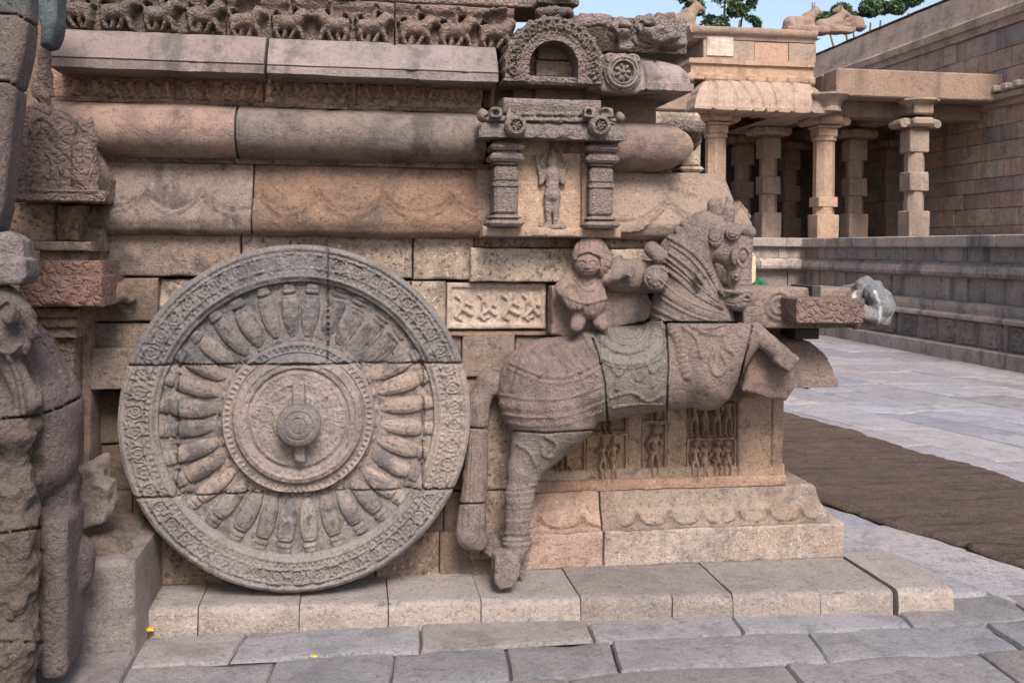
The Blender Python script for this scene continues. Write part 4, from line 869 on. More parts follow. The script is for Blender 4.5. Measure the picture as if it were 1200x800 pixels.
# --- surface dress: cords and collars across the neck, anklets
i, x, y, z = cl.near(.05); U, Vp = proj(x, y, z); f = cl.f[i]
def seg(U, Vp, pts, w):
    d = np.full(U.shape, 1e9); tt = np.zeros(U.shape); acc = 0
    for a, b in zip(pts[:-1], pts[1:]):
        e = np.array(b)-np.array(a); L = e@e; t = np.clip(((U-a[0])*e[0]+(Vp-a[1])*e[1])/L, 0, 1); q = np.hypot(U-a[0]-t*e[0], Vp-a[1]-t*e[1]); m = q < d; d = np.where(m, q, d); tt = np.where(m, acc+t*math.sqrt(L), tt); acc += math.sqrt(L)
    return d, tt
def curve(pts, n=6):
    q = np.array([pts[0]]+list(pts)+[pts[-1]], float); out = []
    for i in range(1, len(q)-2):
        a, b, c_, e = q[i-1:i+3]
        for t in np.linspace(0, 1, n, endpoint=False): out.append(.5*(2*b+(c_-a)*t+(2*a-5*b+4*c_-e)*t*t+(3*b-a-3*c_+e)*t**3))
    return out+[q[-1]]
def cord(pts, w, h, bead=0, face=4.40):
    global f
    pts = curve(pts) if len(pts) > 2 else pts; q = np.array(pts)
    m = np.nonzero((U > q[:, 0].min()-w) & (U < q[:, 0].max()+w) & (Vp > q[:, 1].min()-w) & (Vp < q[:, 1].max()+w) & (y < face))[0]
    d, t = seg(U[m], Vp[m], pts, w); g = bump1(d, w)*h*1.1
    if bead: g = g*(.45+.55*np.abs(np.cos(t/bead*math.pi)))
    f = f.copy(); f[m] -= g.astype(np.float32)
# rump cover: arcs, band of roundels
for k in range(3): cord([(643+k*9, 404-k*2), (660+k*12, 425), (690+k*5, 440)], 1.6, .006)
cord([(598, 425), (640, 441), (672, 438), (704, 422)], 2.2, .008, 0); cord([(595, 431), (640, 448), (676, 445), (704, 430)], 1.6, .006)
cord([(586, 462), (625, 468), (665, 466), (708, 452)], 1.6, .005); cord([(587, 485), (625, 489), (668, 486), (710, 470)], 1.6, .005); cord([(587, 474), (625, 478), (666, 476), (709, 461)], 5.0, .006, 11); cord([(588, 494), (625, 499), (665, 496), (705, 482)], 2, .004, 5)
cord([(612, 415), (606, 440), (600, 458)], 2.5, .007); cord([(625, 410), (640, 425), (632, 440)], 3, .008)
# saddle stone: nested arcs and pendants
for r_ in (12, 20, 28, 31, 44): cord([(735+r_*1.15*math.cos(a), 383+r_*math.sin(a)) for a in np.linspace(.15, math.pi-.15, 10)], 2.4 if r_ != 28 else 3, .009, 4 if r_ == 31 else 0)
for c_ in ((724, 440), (748, 446), (765, 436)): cord([(c_[0]-6, c_[1]-10), (c_[0], c_[1]), (c_[0]+8, c_[1]-8)], 2.6, .009); cord([(c_[0]-1, c_[1]+6), (c_[0], c_[1]+16)], 3, .008)
cord([(716, 466), (740, 460), (760, 470), (778, 462)], 2.2, .008, 5); cord([(718, 478), (745, 474), (776, 474)], 1.8, .007)
# chest garland and leg scrolls
cord([(786, 384), (796, 402), (800, 424), (806, 440)], 6, .012, 6); cord([(800, 382), (816, 396), (822, 418)], 2.2, .008, 0); cord([(820, 388), (845, 392), (860, 384)], 2.2, .008, 5); cord([(838, 408), (832, 425), (840, 440), (852, 430), (846, 414)], 2.6, .009); cord([(852, 408), (862, 418), (858, 432)], 2.6, .008); cord([(812, 384), (832, 384), (852, 379)], 2, .007)
# hind leg: swirl on thigh, rings at the shank
cord([(640, 512), (652, 520), (648, 535), (636, 532), (636, 520)], 2.6, .008); cord([(606, 520), (620, 530), (628, 545)], 2.4, .007)
for py, w_, h_ in ((570, 1.6, .004), (577, 1.6, .004), (586, 4.5, .003), (594, 1.6, .004), (601, 4.5, .003), (609, 1.6, .004), (624, 2.2, .006), (631, 2.2, .006), (637, 2.2, .006)): cord([(582, py-1), (605, py+2), (630, py-2)], w_, h_, 4 if w_ > 4 else 0)
for k in range(5): cord([(552+k*4, 470), (549+k*4, 540), (543+k*6, 620)], 1.2, .005)
f = f+(.003*fbm(x, y, z, 8, 3, 3)+.0028*fbm(x, y, z, 36, 3, 5)).astype(np.float32)
cl.f[i] = f
body_f = cl.f.copy()
# joints between the blocks of stone
def pl(pts):
    def fn(x, y, z):
        U, Vp = proj(x, y, z); d, t = seg(U, Vp, pts, 1); return d*.0038+.0004
    return fn
for pts in ([(694, 396), (702, 418), (709, 450), (712, 500)], [(780, 376), (783, 420), (781, 486)], [(584, 503), (640, 507), (702, 503)], [(756, 377), (810, 378), (880, 378)], [(882, 376), (880, 390), (870, 430), (862, 462)], [(540, 500), (570, 502)], [(538, 590), (572, 589)]): cl.seam(pl(pts))
gB = cl.grids(); _, Vb_ = proj(*[np.broadcast_to(q, cl.f.shape) for q in gB]); Ub_ = _; cutm = (Ub_ > 738) & (Ub_ < 905)
cl.f = np.where(cutm, np.maximum(cl.f, ((377.4-Vb_)*.0038).astype(np.float32)), cl.f); body_f = np.where(cutm, np.maximum(body_f, ((377.4-Vb_)*.0038).astype(np.float32)), body_f); del Vb_, Ub_, cutm
def htint(V):
    U, Vp = proj(V[:, 0], V[:, 1], V[:, 2]); t = np.ones((len(V), 3))
    t[:] = (1.0, .97, .95); sad = (U > 696+np.clip((Vp-396)/8, 0, 15)) & (U < 782) & (Vp > 377) & (Vp < 510); t[sad] = (.86, .89, .85)
    t[(U >= 782) & (Vp > 377)] = (1.06, .97, .93); t[(U < 700) & (Vp > 395) & (Vp < 505) & (U > 583)] = (.98, .90, .88); t[(Vp > 505) & (U > 578)] = (.98, .97, .96); t[(Vp < 377) & (U > 740)] = (1.06, 1., .98); t[(U < 580)] = (.92, .89, .87)
    return t
clb = cl

hz = clay_px(744, 222, 900, 386, 4.06, 4.6, .0038)
def hh(a, b, ra, rb, k=.01): hc(a, b, ra, rb, k, C_=hz)
def disc(px, py, Y, r, t=.016, k=.003, rz=1.): s = sp(px, py, Y); hz.ell(PY(px, py, Y), (r*s, t, r*s*rz), k)
hh((811, 400, 4.38), (809, 362, 4.37), 54, 47, .03); hh((809, 362, 4.37), (807, 330, 4.36), 47, 33, .02); hh((807, 330, 4.36), (803, 302, 4.35), 33, 32, .02); hh((803, 302, 4.35), (826, 270, 4.31), 31, 23, .02); hh((800, 276, 4.35), (826, 262, 4.32), 14, 13, .015)
hh((838, 272, 4.29), (864, 284, 4.26), 20, 17.5, .012); hh((846, 292, 4.27), (858, 300, 4.25), 17, 15, .012); hh((864, 284, 4.25), (866, 322, 4.24), 17, 14.5, .010); hh((866, 322, 4.24), (867, 344, 4.235), 14.5, 14, .006); hh((868, 340, 4.235), (864, 352, 4.23), 13.5, 13, .006); hh((858, 350, 4.235), (856, 352, 4.235), 9, 9, .005)
hz.box(PY(868, 292, 4.25), (.038, .05, .10), .03, .02, -.06)
# poll knob, ears, crest
hh((838, 249, 4.29), (838, 240, 4.28), 9.5, 9, .005); hh((853, 256, 4.26), (854, 245, 4.255), 8.5, 7.5, .004); hh((854, 245, 4.255), (853, 231, 4.26), 7, 2, .004); hz.cap(PY(850, 252, 4.20), PY(851, 243, 4.20), .012, .006, .001, sub=True)
for k, (px, py) in enumerate(((794, 270), (801, 262), (808, 257), (816, 254), (824, 252))): hh((px, py, 4.31), (px+1, py-1, 4.31), 4.5, 4.5, .004)
# head stall: bosses with sunk rings, brow roll, cheek pendant, rosette, nose band
disc(839, 277, 4.22, 9.5, .026, rz=1.35); disc(859, 273, 4.19, 9.5, .030); hh((864, 268, 4.20), (878, 272, 4.215), 7, 8, .004); disc(861, 300, 4.178, 4.8, .022, rz=2.3); disc(863, 323, 4.176, 6, .02)
hh((848, 341, 4.20), (862, 343, 4.183), 3, 3, .006); hh((862, 343, 4.183), (880, 342, 4.20), 3, 3, .006)
hh((764, 292, 4.30), (773, 300, 4.24), 9.5, 9.5, .005); hh((768, 326, 4.34), (768, 326, 4.165), 14.5, 14.5, .003)
hh((820, 318, 4.175), (822, 324, 4.165), 5, 4.5, .003); hh((821, 326, 4.165), (820, 333, 4.175), 3.8, 2.6, .003)
i, x, y, z = hz.near(.035); U, Vp = proj(x, y, z); f = hz.f[i]
def ringcut(cx, cy, rr, w, h, lim=4.32):
    global f
    d = np.hypot(U-cx, Vp-cy); f = f+(h*bump1(d-rr, w)*(y < lim)).astype(np.float32)
ringcut(838, 276, 8, 1.2, .004); ringcut(859, 273, 6.2, 1.2, .004); ringcut(859, 273, 2.2, 1.2, .005); ringcut(863, 323, 3.2, 1.1, .006); ringcut(768, 326, 10.5, 1.3, .006)
d = np.hypot(U-768, Vp-326); a = np.arctan2(Vp-326, U-768); f = f+(.006*(.5+.5*np.cos(a*9))*bump1(d-6, 4)*(y < 4.3)).astype(np.float32)
# almond eye under a heavy lid
e = np.hypot((U-871)/5.2, (Vp-301)/8.2); f = f+(.006*bump1(e-1.0, .22)-.009*bump1(e, .72)+.004*bump1(e-1.42, .2)*-1).astype(np.float32)*(y < 4.3)
def groove(pts, w, h):
    global f
    pts = curve(pts) if len(pts) > 2 else pts
    d, t = seg(U, Vp, pts, w); f = f+(bump1(d, w)*h*(y < 4.42)).astype(np.float32)
groove([(852, 355), (862, 356), (874, 353)], .9, .005); groove([(848, 322), (852, 332), (850, 340)], 1.2, .003); e = np.hypot((U-875)/3.4, (Vp-349)/2.6); f = f+(.008*bump1(e, .8)-.005*bump1(e-1.25, .4)).astype(np.float32)*(y < 4.3)
groove([(862, 360), (866, 352)], .8, .004); cord([(852, 282), (853, 300), (848, 314)], 1.3, .004, 3); cord([(866, 283), (867, 312)], 1.2, .004); cord([(870, 328), (880, 327)], 1.1, .004); cord([(869, 333), (881, 333)], 1.1, .004); cord([(863, 328), (862, 342)], 1.6, .005, 3)
cord([(847, 340), (862, 343), (880, 341)], 1.2, .004, 3)
for k in range(7): groove([(868+k*1.6, 263+k*.5), (866+k*1.9, 279)], .7, .004)
# collars: beaded ropes, plain cords and a fluted band
cord([(784, 278), (800, 287), (816, 299), (830, 316), (842, 338), (846, 346)], 2.8, .011, 4.2); cord([(785, 286), (806, 300), (824, 320), (838, 342)], 1.5, .007); cord([(784, 296), (800, 308), (816, 322), (832, 344)], 2.0, .008, 3.4)
cord([(781, 302), (800, 317), (820, 337), (846, 356)], 1.4, .007); cord([(779, 307), (800, 323), (820, 342), (846, 360)], 1.3, .006); cord([(777, 313), (796, 328), (820, 347), (847, 361)], 2.6, .010, 4.0)
cord([(774, 329), (792, 343), (816, 357), (850, 368)], 1.4, .007); cord([(772, 336), (792, 350), (818, 363), (850, 373)], 5.2, .009, 3.6); cord([(768, 344), (790, 359), (816, 371), (840, 377)], 1.9, .008, 3.4); cord([(757, 356), (776, 366), (800, 377)], 2.0, .008, 3.6); cord([(754, 364), (772, 372), (782, 378)], 1.3, .006)
cord([(806, 266), (796, 274), (788, 280)], 1.6, .006, 3)
f = f+(.0022*fbm(x, y, z, 11, 3, 3)+.0022*fbm(x, y, z, 42, 3, 5)).astype(np.float32)
hz.f[i] = f
g = hz.grids(); _, Vh = proj(*[np.broadcast_to(q, hz.f.shape) for q in g]); hz.f = np.maximum(hz.f, ((Vh-376.3)*.0038).astype(np.float32)); del Vh
cl = clb
o1 = cl.mesh('body', M['horse'], HO, htint); o2 = hz.mesh('head', M['horse'], HO, htint)
def join(a, b):
    bmA = bmesh.new(); bmA.from_mesh(a.data); bmA.from_mesh(b.data); bmA.to_mesh(a.data); bmA.free(); bpy.data.objects.remove(b)
join(o1, o2)
# saddle cloth draped over the middle, a few millimetres proud of the body
U, Vp = proj(*[np.broadcast_to(g, cl.f.shape) for g in cl.grids()])
reg = np.maximum.reduce([(np.hypot((U-736)/1.12, Vp-380)-53)*.0038, (703-U)*.0038, (U-777)*.0038, (376-Vp)*.0038]).astype(np.float32)
yy = np.broadcast_to(cl.grids()[1], cl.f.shape)
sad = np.maximum(np.maximum(body_f-.006, reg), (-(body_f+.02)).astype(np.float32)); sad = np.maximum(sad, (yy-4.5).astype(np.float32))
cl.mesh('saddle_cloth', M['saddle'], HO, (1, .98, .95), field=sad)
# rough unworked block left under the raised forelegs
cb = clay_px(845, 385, 945, 485, 4.1, 4.62, .006)
cb.poly([PY(*p, 4.30)[[0, 2]] for p in ((880, 398), (902, 410), (926, 422), (921, 452), (914, 468), (890, 464), (863, 454), (870, 425))], 4.21, 4.58, .02, .01)
i, x, y, z = cb.near(.05); cb.f[i] += (.020*fbm(x, y, z, 7, 2, 2)+.008*np.abs(fbm(x, y, z, 18, 3, 4))).astype(np.float32)
cb.mesh('support_block', M['dwarf'], HO, (.92, .86, .84))

# ================================================================== ATTENDANT
AT = thing('attendant_figure', 'small squat stone attendant figure with bobbed hair reaching towards the horse, standing on its back', 'figure statue', (0, 0, 0))
AT['label'] = 'squat stone attendant figure with bobbed hair above the back of the horse'
cl = clay_px(636, 270, 782, 402, 4.12, 4.62, .0042)
# slab it is carved from
cl.poly([PY(*p, 4.44)[[0, 2]] for p in ((643, 334), (700, 330), (752, 340), (764, 362), (752, 374), (700, 386), (668, 394), (643, 390))], 4.365, 4.60, .012, .012)
hc((690, 368, 4.40), (720, 360, 4.42), 24, 22, .03, .6, C_=cl)
hc((720, 322, 4.36), (768, 325, 4.36), 20, 19, .012, 1, C_=cl)     # log behind the arm
hd = lambda *a, **k: hc(*a, C_=cl, **k)
hd((686, 336, 4.32), (689, 352, 4.31), 20, 23, .015); hd((676, 324, 4.32), (706, 325, 4.32), 10, 10, .015); hd((690, 316, 4.30), (690, 320, 4.30), 8, 9, .01)
hd((672, 324, 4.31), (659, 338, 4.29), 10, 9, .008); hd((659, 338, 4.29), (672, 356, 4.26), 9, 8, .008); hd((672, 356, 4.26), (682, 358, 4.25), 7, 6, .006)
hd((708, 325, 4.30), (722, 322, 4.27), 10, 8.5, .008); hd((722, 322, 4.27), (736, 318, 4.25), 8, 6, .008)
for k, (dx, dy) in enumerate(((5, -4), (7, -1), (6.5, 2), (5, 4.5))): hd((737, 317+k, 4.245), (737+dx, 317+dy, 4.235), 2.6, 2.0, .003)
hd((735, 321, 4.24), (740, 324, 4.23), 2.6, 2.2, .003)
hd((680, 366, 4.30), (677, 377, 4.29), 9.5, 9, .008); hd((700, 366, 4.30), (703, 377, 4.29), 9.5, 9, .008); hd((677, 379, 4.28), (675, 382, 4.26), 8, 7, .006); hd((704, 379, 4.28), (707, 382, 4.26), 8, 7, .006)
# head: cap of hair over the face
hd((692, 299, 4.30), (697, 305, 4.30), 21.5, 21, .008); s = sp(690, 303, 4.25)
cl.ell(PY(688, 308, 4.25), (15.5*s, .06, 16.5*s), .006)
i, x, y, z = cl.near(.05); U, Vp = proj(x, y, z); f = cl.f[i]
def groove(pts, w, h):
    global f
    d, t = seg(U, Vp, pts, w); f = f+(bump1(d, w)*h*(y < 4.42)).astype(np.float32)
cord([(674, 303), (677, 297), (690, 294), (704, 299), (706, 310), (704, 322)], 3, .010); groove([(675, 306), (679, 300), (690, 297), (701, 302), (703, 312)], 1.5, .006)
for k in range(6): groove([(678+k*6, 282-abs(k-2.5)*-1.2), (676+k*6.4, 296)], 1.0, .004)
for k in range(4): groove([(708, 296+k*8), (716, 300+k*8)], 1.1, .004)
for ex in (681.5, 695): cord([(ex-4, 305.5), (ex, 303.6), (ex+4, 305.5)], 1.5, .005); groove([(ex-3, 308), (ex, 307), (ex+3, 308)], 1.3, .004); cord([(ex-2, 308.6), (ex+2, 308.6)], 1.6, .003)
cord([(688, 305), (687.5, 313)], 2, .009); cord([(685, 314), (691, 314)], 1.8, .006); cord([(683, 318), (693, 318)], 1.3, .005); cord([(684, 320.5), (692, 320.5)], 1.5, .005); groove([(682, 319.3), (694, 319.3)], .8, .004)
cord([(674, 326), (684, 338), (692, 340), (702, 328)], 2, .006, 3); cord([(680, 326), (686, 334), (697, 327)], 1.6, .005)
for k in range(5): groove([(674+k*7, 352), (676+k*6.5, 366)], 1.2, .004)
cord([(668, 350), (688, 355), (710, 350)], 2.2, .007)
cl.f[i] = f+(.005*fbm(x, y, z, 14, 3, 3)+.004*fbm(x, y, z, 45, 2, 13)).astype(np.float32)
cl.mesh('body', M['dwarf'], AT, lambda V: np.where((proj(V[:, 0], V[:, 1], V[:, 2])[0] > 716)[:, None], (.85, .88, .9), (1.02, .98, .97)))

# ================================================================== BEAM
BE = thing('stone_beam', 'square stone beam end with a worn silver painted beast head, jutting right from below the horse muzzle', 'beam', (0, 0, 0))
BE['label'] = 'stone shaft beam with silver painted knob end jutting out right of the horse head'
Yb = 4.30
x0, x1, z0, z1 = bx(872, 1004, 337, 385, Yb)
rc = PY(913, 358, Yb)
def bh(x, z):
    d = np.hypot(x-rc[0], z-rc[2]); H = .010*bump1(d-.062, .010)+.010*bump1(d-.036, .009)+.010*bump1(d, .012)+.008*bump1(x-rc[0]-.085, .006)
    e = sstep(rc[0]-.10, rc[0]-.15, x); return H+e*(.02*fbm(x, 0, z, 22, 3, 5))-.003
m = relief_block('shaft', M['horse'], BE, x0, PY(1000, 358, Yb)[0], z0, z1, Yb, 4.62, bh, res=.006, edge=.012, tint=(1.05, .98, .95))
x0, x1, z0, z1 = bx(933, 1012, 349, 379, 4.14); xm = PY(946, 360, 4.14)[0]
mb = MB(); mb.box(x0, x1, 4.13, 4.32, z0, z1, .006, jit=.004); mk('side_block', np.concatenate(mb.V), mb.F, M['red'], BE, True, (1.12, 1.02, 1.0), 40)
mb = MB(); x0, x1, z0, z1 = bx(952, 962, 335, 348, 4.27); mb.box(x0, x1, 4.27, 4.5, z0, z1, .003); x0, x1, z0, z1 = bx(930, 958, 384, 397, 4.4); mb.box(x0, x1, 4.38, 4.6, z0, z1, .004); mk('dark_recess_fill', np.concatenate(mb.V), mb.F, M['dark'], BE, True, None, 40)  # near-black boxes stand in for dark recesses above and below the beam
cl = clay_px(985, 315, 1060, 398, 4.08, 4.64, .0055)
cl.poly([PY(*p, 4.30)[[0, 2]] for p in ((994, 345), (1000, 336), (1012, 333), (1026, 334), (1037, 343), (1041, 356), (1040, 369), (1033, 379), (1024, 384), (994, 384))], 4.22, 4.44, .03, .012)
hc((1008, 334, 4.26), (1016, 331, 4.26), 7, 8, .01, C_=cl); hc((1012, 332, 4.27), (1028, 335, 4.26), 5, 6, .01, C_=cl); hc((1024, 345, 4.20), (1034, 362, 4.19), 12, 12, .012, C_=cl); hc((1024, 345, 4.17), (1024, 345, 4.17), 6, 6, .006, C_=cl); hc((1012, 366, 4.19), (1034, 376, 4.19), 10, 7, .012, C_=cl)
hc((1000, 350, 4.2), (1006, 372, 4.2), 6, 6, .01, C_=cl)
i, x, y, z = cl.near(.05); cl.f[i] += (.012*fbm(x, y, z, 26, 3, 6)).astype(np.float32)
def btint(V):
    U, Vp = proj(V[:, 0], V[:, 1], V[:, 2]); n = fbm(V[:, 0], V[:, 1], V[:, 2], 16, 3, 2)
    a = sstep(-6, 6, (U-1010)-(Vp-345)*.35+n*12)[:, None]*sstep(.5, .1, n)[:, None]*.9
    base = np.array([.95, .86, .82]); sil = np.array([.68, .82, .92]); t = base*(1-a)+sil*a
    l = (np.minimum(np.abs(U-1003-np.clip((350-Vp), -30, 0)*-.02-3*np.sin(Vp*.12)), np.abs(U-1028-4*np.sin(Vp*.09)))+np.abs(n)*3 < 2.2) & (Vp > 340) & (Vp < 382); t[l] = (2.0, 2.1, 2.2)
    return t
cl.mesh('knob', M['silver'], BE, btint)

# ================================================================== LEFT: ELEPHANT BALUSTRADE AND SHRINE PROJECTION
ST = thing('stair_base', 'stepped grey stone block at the foot of the elephant beside the kerb', 'stair block', (0, 0, 0))
x0, x1, z0, z1 = bx(-60, 158, 632, 735, 3.95); ztop = PZ(150, 735, 0)[2]
yf = 3.92; zt_ = PY(100, 668, yf)[2]; lz = PY(110, 737, yf)[2]
relief_block('upper_block', M['pave'], ST, -2.2, PY(160, 700, 4.05)[0], .0, zt_, 4.02, 4.64, None, edge=.03, rough=.018, tint=(.74, .67, .61))
relief_block('lower_slab', M['pave'], ST, -2.2, PY(156, 738, 3.98)[0], -.03, .012, 3.2, 4.62, None, edge=.01, tint=(.8, .76, .75))
m = MB(); xr_ = PY(156, 738, 3.98)[0]; m.box(-2.2, xr_, 1.6, 4.02, -.03, .035, .012, (.8, .76, .75), jit=.002); m.build('low_platform', M['pave'], ST)
m = MB(); m.box(-5.5, -1.80, 3.75, 4.9, .0, 1.25, .03); m.box(-5.5, -1.78, 3.9, 4.9, 1.252, 2.9, .03); m.build('stair_wall', M['wall'], ST)
EL = thing('stone_elephant', 'dark stone elephant balustrade with curled trunk at the left edge of the stair', 'elephant statue', (0, 0, 0))
Ye = 3.72
cl = clay_px(-70, 318, 130, 830, 3.25, 4.1, .0075)
ec = lambda a, b, ra, rb, k=.03, fl=1.: hc(a, b, ra, rb, k, fl, C_=cl)
ec((0, 440, Ye), (28, 480, Ye), 66, 62, .04); ec((28, 480, Ye), (30, 530, Ye), 61, 58, .04); ec((-20, 400, Ye), (0, 430, Ye), 60, 60, .04)
ec((58, 500, Ye+.06), (60, 570, Ye+.06), 33, 28, .02); ec((60, 570, Ye+.06), (60, 672, Ye+.06), 29, 29, .015); ec((82, 652, Ye+.12), (82, 672, Ye+.12), 28, 26, .006); cl.box(PY(40, 690, Ye+.02), (.14, .12, .28), .03, .02)
# head with curling ear at top left, brow and eye
ec((4, 366, 3.52), (10, 396, 3.50), 26, 26, .01); ec((4, 350, 3.52), (26, 372, 3.50), 18, 16, .02); ec((2, 395, 3.47), (26, 404, 3.47), 12, 9, .008); ec((12, 372, 3.40), (12, 372, 3.40), 9, 9, .006); ec((30, 362, 3.46), (38, 392, 3.47), 7, 6, .008)
ec((10, 420, 3.5), (34, 470, 3.5), 12, 14, .02); ec((34, 470, 3.5), (18, 486, 3.48), 10, 8, .02)
# broken trunk column in front, in three rough pieces
cl.poly([PY(*p, 3.6)[[0, 2]] for p in ((-60, 492), (44, 484), (49, 560), (46, 640), (47, 740), (45, 770), (42, 830), (-60, 830))], 3.46, 3.62, .05, .02)
i, x, y, z = cl.near(.08); U, Vp = proj(x, y, z)
lowm = sstep(480, 500, Vp)*sstep(56, 46, U)
cl.f[i] += (.008*fbm(x, y, z, 8, 3, 3)+lowm*(.05*fbm(x, y, z, 8, 4, 7)+.018*fbm(x, y, z, 24, 3, 5))).astype(np.float32)
f = cl.f[i]
cord([(-4, 360), (8, 352), (16, 362), (12, 378)], 3, .016, 0, 9); cord([(-6, 408), (10, 414), (24, 404)], 3, .014, 0, 9); cord([(10, 420), (22, 445), (28, 485)], 4, .02, 0, 9); cord([(38, 385), (62, 412), (80, 450)], 2.6, .012, 7, 9); cord([(42, 378), (70, 405), (88, 445)], 2., .007, 0, 9); cord([(30, 415), (46, 450), (50, 480)], 2.4, .008, 0, 9)
cl.f[i] = f
for pts in ([(-10, 492), (45, 486), (70, 478), (92, 466)], [(-20, 628), (47, 618)], [(-20, 752), (50, 752)]): cl.seam(pl(pts), .006, .03)
cl.mesh('body', M['eleph'], EL, lambda V: np.where(((proj(V[:, 0], V[:, 1], V[:, 2])[1] > 486) & (proj(V[:, 0], V[:, 1], V[:, 2])[0] < 52))[:, None], (.98, .88, .8), (1.08, 1.0, 1.02)))
# grey ledge slab above the elephant head
LS = thing('ledge_slab', 'grey broken stone slab ledge jutting in from the left above the elephant head', 'stone slab', (0, 0, 0))
cl = clay_px(-40, 262, 60, 345, 3.2, 4.1, .008)
cl.poly([PY(*p, 3.6)[[0, 2]] for p in ((-40, 300), (47, 303), (47, 322), (40, 331), (-40, 333))], 3.45, 3.60, .012, .004); cl.poly([PY(*p, 3.6)[[0, 2]] for p in ((-40, 272), (20, 272), (38, 282), (40, 303), (-40, 306))], 3.49, 3.62, .012, .01); cl.poly([PY(*p, 3.9)[[0, 2]] for p in ((-40, 275), (-5, 275), (-5, 330), (-40, 330))], 3.5, 4.05, .012, .01)
cl.rough(.014, 9, 3, 5); cl.mesh('slab', M['eleph'], LS, (1.35, 1.35, 1.4))
# hanging trunk-like balustrade end in the top left corner
CO = thing('balustrade_end', 'smooth dark stone balustrade end tapering downward in the upper left corner', 'balustrade', (0, 0, 0))
cl = clay_px(-80, -60, 100, 285, 3.2, 4.2, .008)
cl.poly([PY(*p, 3.6)[[0, 2]] for p in ((-80, -60), (42, -60), (43, 28), (38, 66), (29, 104), (24, 150), (19, 200), (13, 248), (6, 272), (-80, 280))], 3.50, 3.66, .035, .01)
i, x, y, z = cl.near(.06); cl.f[i] += (.005*fbm(x, y, z, 6, 3, 3)).astype(np.float32)
for pts in ([(-60, 12), (20, 18), (48, 34)], [(-60, 94), (10, 96), (34, 112)]): cl.seam(pl(pts), .005, .03)
cl.mesh('tapered_end', M['eleph'], CO, lambda V: np.where((proj(V[:, 0], V[:, 1], V[:, 2])[1] < 16)[:, None], (.85, 1.0, 1.05), (1.12, 1.02, 1.0)))
cl = clay_px(25, -60, 95, 75, 3.6, 4.5, .008)
cl.poly([PY(*p, 4.0)[[0, 2]] for p in ((34, -60), (77, -60), (78, 10), (76, 32), (68, 58), (58, 60), (60, 40), (50, 12), (44, 4))], 3.88, 4.02, .012, .01); cl.rough(.012, 8, 3, 9)
cl.mesh('blue_grey_bracket', M['blue'], CO, (.6, .68, .72))
cl = clay_px(38, 50, 70, 135, 3.95, 4.4, .005)
for a, b, ra, rb in (((54, 64), (52, 84), 6, 8), ((50, 60), (47, 74), 4, 4), ((52, 88), (50, 112), 8, 9), ((58, 92), (61, 112), 4, 4), ((50, 112), (58, 124), 7, 5), ((46, 98), (42, 112), 5, 5)): hc((*a, 4.12), (*b, 4.12), ra, rb, .012, C_=cl)
cl.rough(.012, 24, 3, 2)
YL = thing('seated_lion', 'thin seated stone lion squeezed between the dark balustrade end and the cornice', 'lion statue', (0, 0, 0)); cl.mesh('body', M['frieze'], YL, (1.25, 1.1, 1.05))
# ornate shrine projection beside the wall
SH = thing('corner_shrine', 'reddish carved stone shrine projection of stacked mouldings left of the wheel, with a small lion on its roof', 'shrine', (0, 0, 0))
SH['label'] = 'reddish stacked shrine projection with a small lion on its roof, left of the wheel'
Ys = 4.12
def sb(p0, p1, q0, q1, Y, name, mat='red', tint=None, h=None, **k):
    x0, x1, z0, z1 = bx(p0, p1, q0, q1, Y); return relief_block(name, M[mat], SH, x0, x1, z0, z1, Y, 4.6, h, tint=tint, **k)
cl = clay_px(5, 110, 125, 250, 3.9, 4.6, .007)
cl.poly([PY(*p, Ys)[[0, 2]] for p in ((10, 128), (55, 122), (88, 140), (98, 175), (112, 205), (114, 236), (8, 236))], 4.06, 4.5, .02, .01)
cl.box(PY(62, 230, 4.06), (.20, .04, .022), .006, .006)
i, x, y, z = cl.near(.05); U, Vp = proj(x, y, z); f = cl.f[i]
cord([(34, 220), (30, 165), (44, 138), (64, 150), (70, 185), (66, 220)], 2.4, .010, 0, 9); cord([(42, 220), (38, 170), (48, 150), (60, 162), (60, 218)], 2.4, .008, 5, 9); cord([(12, 222), (60, 223), (114, 225)], 2, .008, 0, 9)
for k in range(14): cord([(36+(k*37 % 40), 150+(k*23 % 66)), (40+(k*37 % 40), 158+(k*23 % 66))], 2.4, .007, 0, 9)
cl.f[i] = f+(.008*fbm(x, y, z, 16, 3, 3)).astype(np.float32)
cl.mesh('roof_block', M['red'], SH, (1.0, .98, .98))
cl = clay_px(78, 125, 125, 245, 3.95, 4.3, .005)
for a, b, ra, rb in (((100, 150), (102, 160), 9, 9), ((95, 143), (94, 139), 4, 3), ((106, 143), (107, 139), 4, 3), ((106, 162), (110, 166), 5, 4), ((98, 170), (99, 205), 13, 14), ((106, 178), (110, 225), 6, 6), ((92, 180), (92, 226), 6, 6), ((99, 206), (106, 228), 13, 9)): hc((*a, 4.07), (*b, 4.07), ra, rb, .012, C_=cl)
i, x, y, z = cl.near(.05); cl.f[i] += (.010*fbm(x, y, z, 26, 3, 3)).astype(np.float32)
cl.mesh('roof_lion', M['red'], SH, (.98, .95, .97))
sb(12, 66, 238, 282, 4.26, 'shaft_block', 'warm', (.95, .82, .74)); sb(66, 92, 240, 282, 4.22, 'shaft_block', 'warm', (.75, .62, .55)); sb(90, 119, 268, 324, 4.34, 'shaft_block', 'wall')
sb(40, 106, 283, 294, 4.14, 'cap_course', 'wall', (.85, .82, .8)); sb(46, 102, 292, 306, 4.18, 'cap_course', 'wall', (.95, .92, .9)); sb(48, 120, 305, 324, 4.16, 'cap_course', 'red', (1.15, .95, .9), lambda x, z: .008*fbm(x, 0, z, 30, 3, 3))
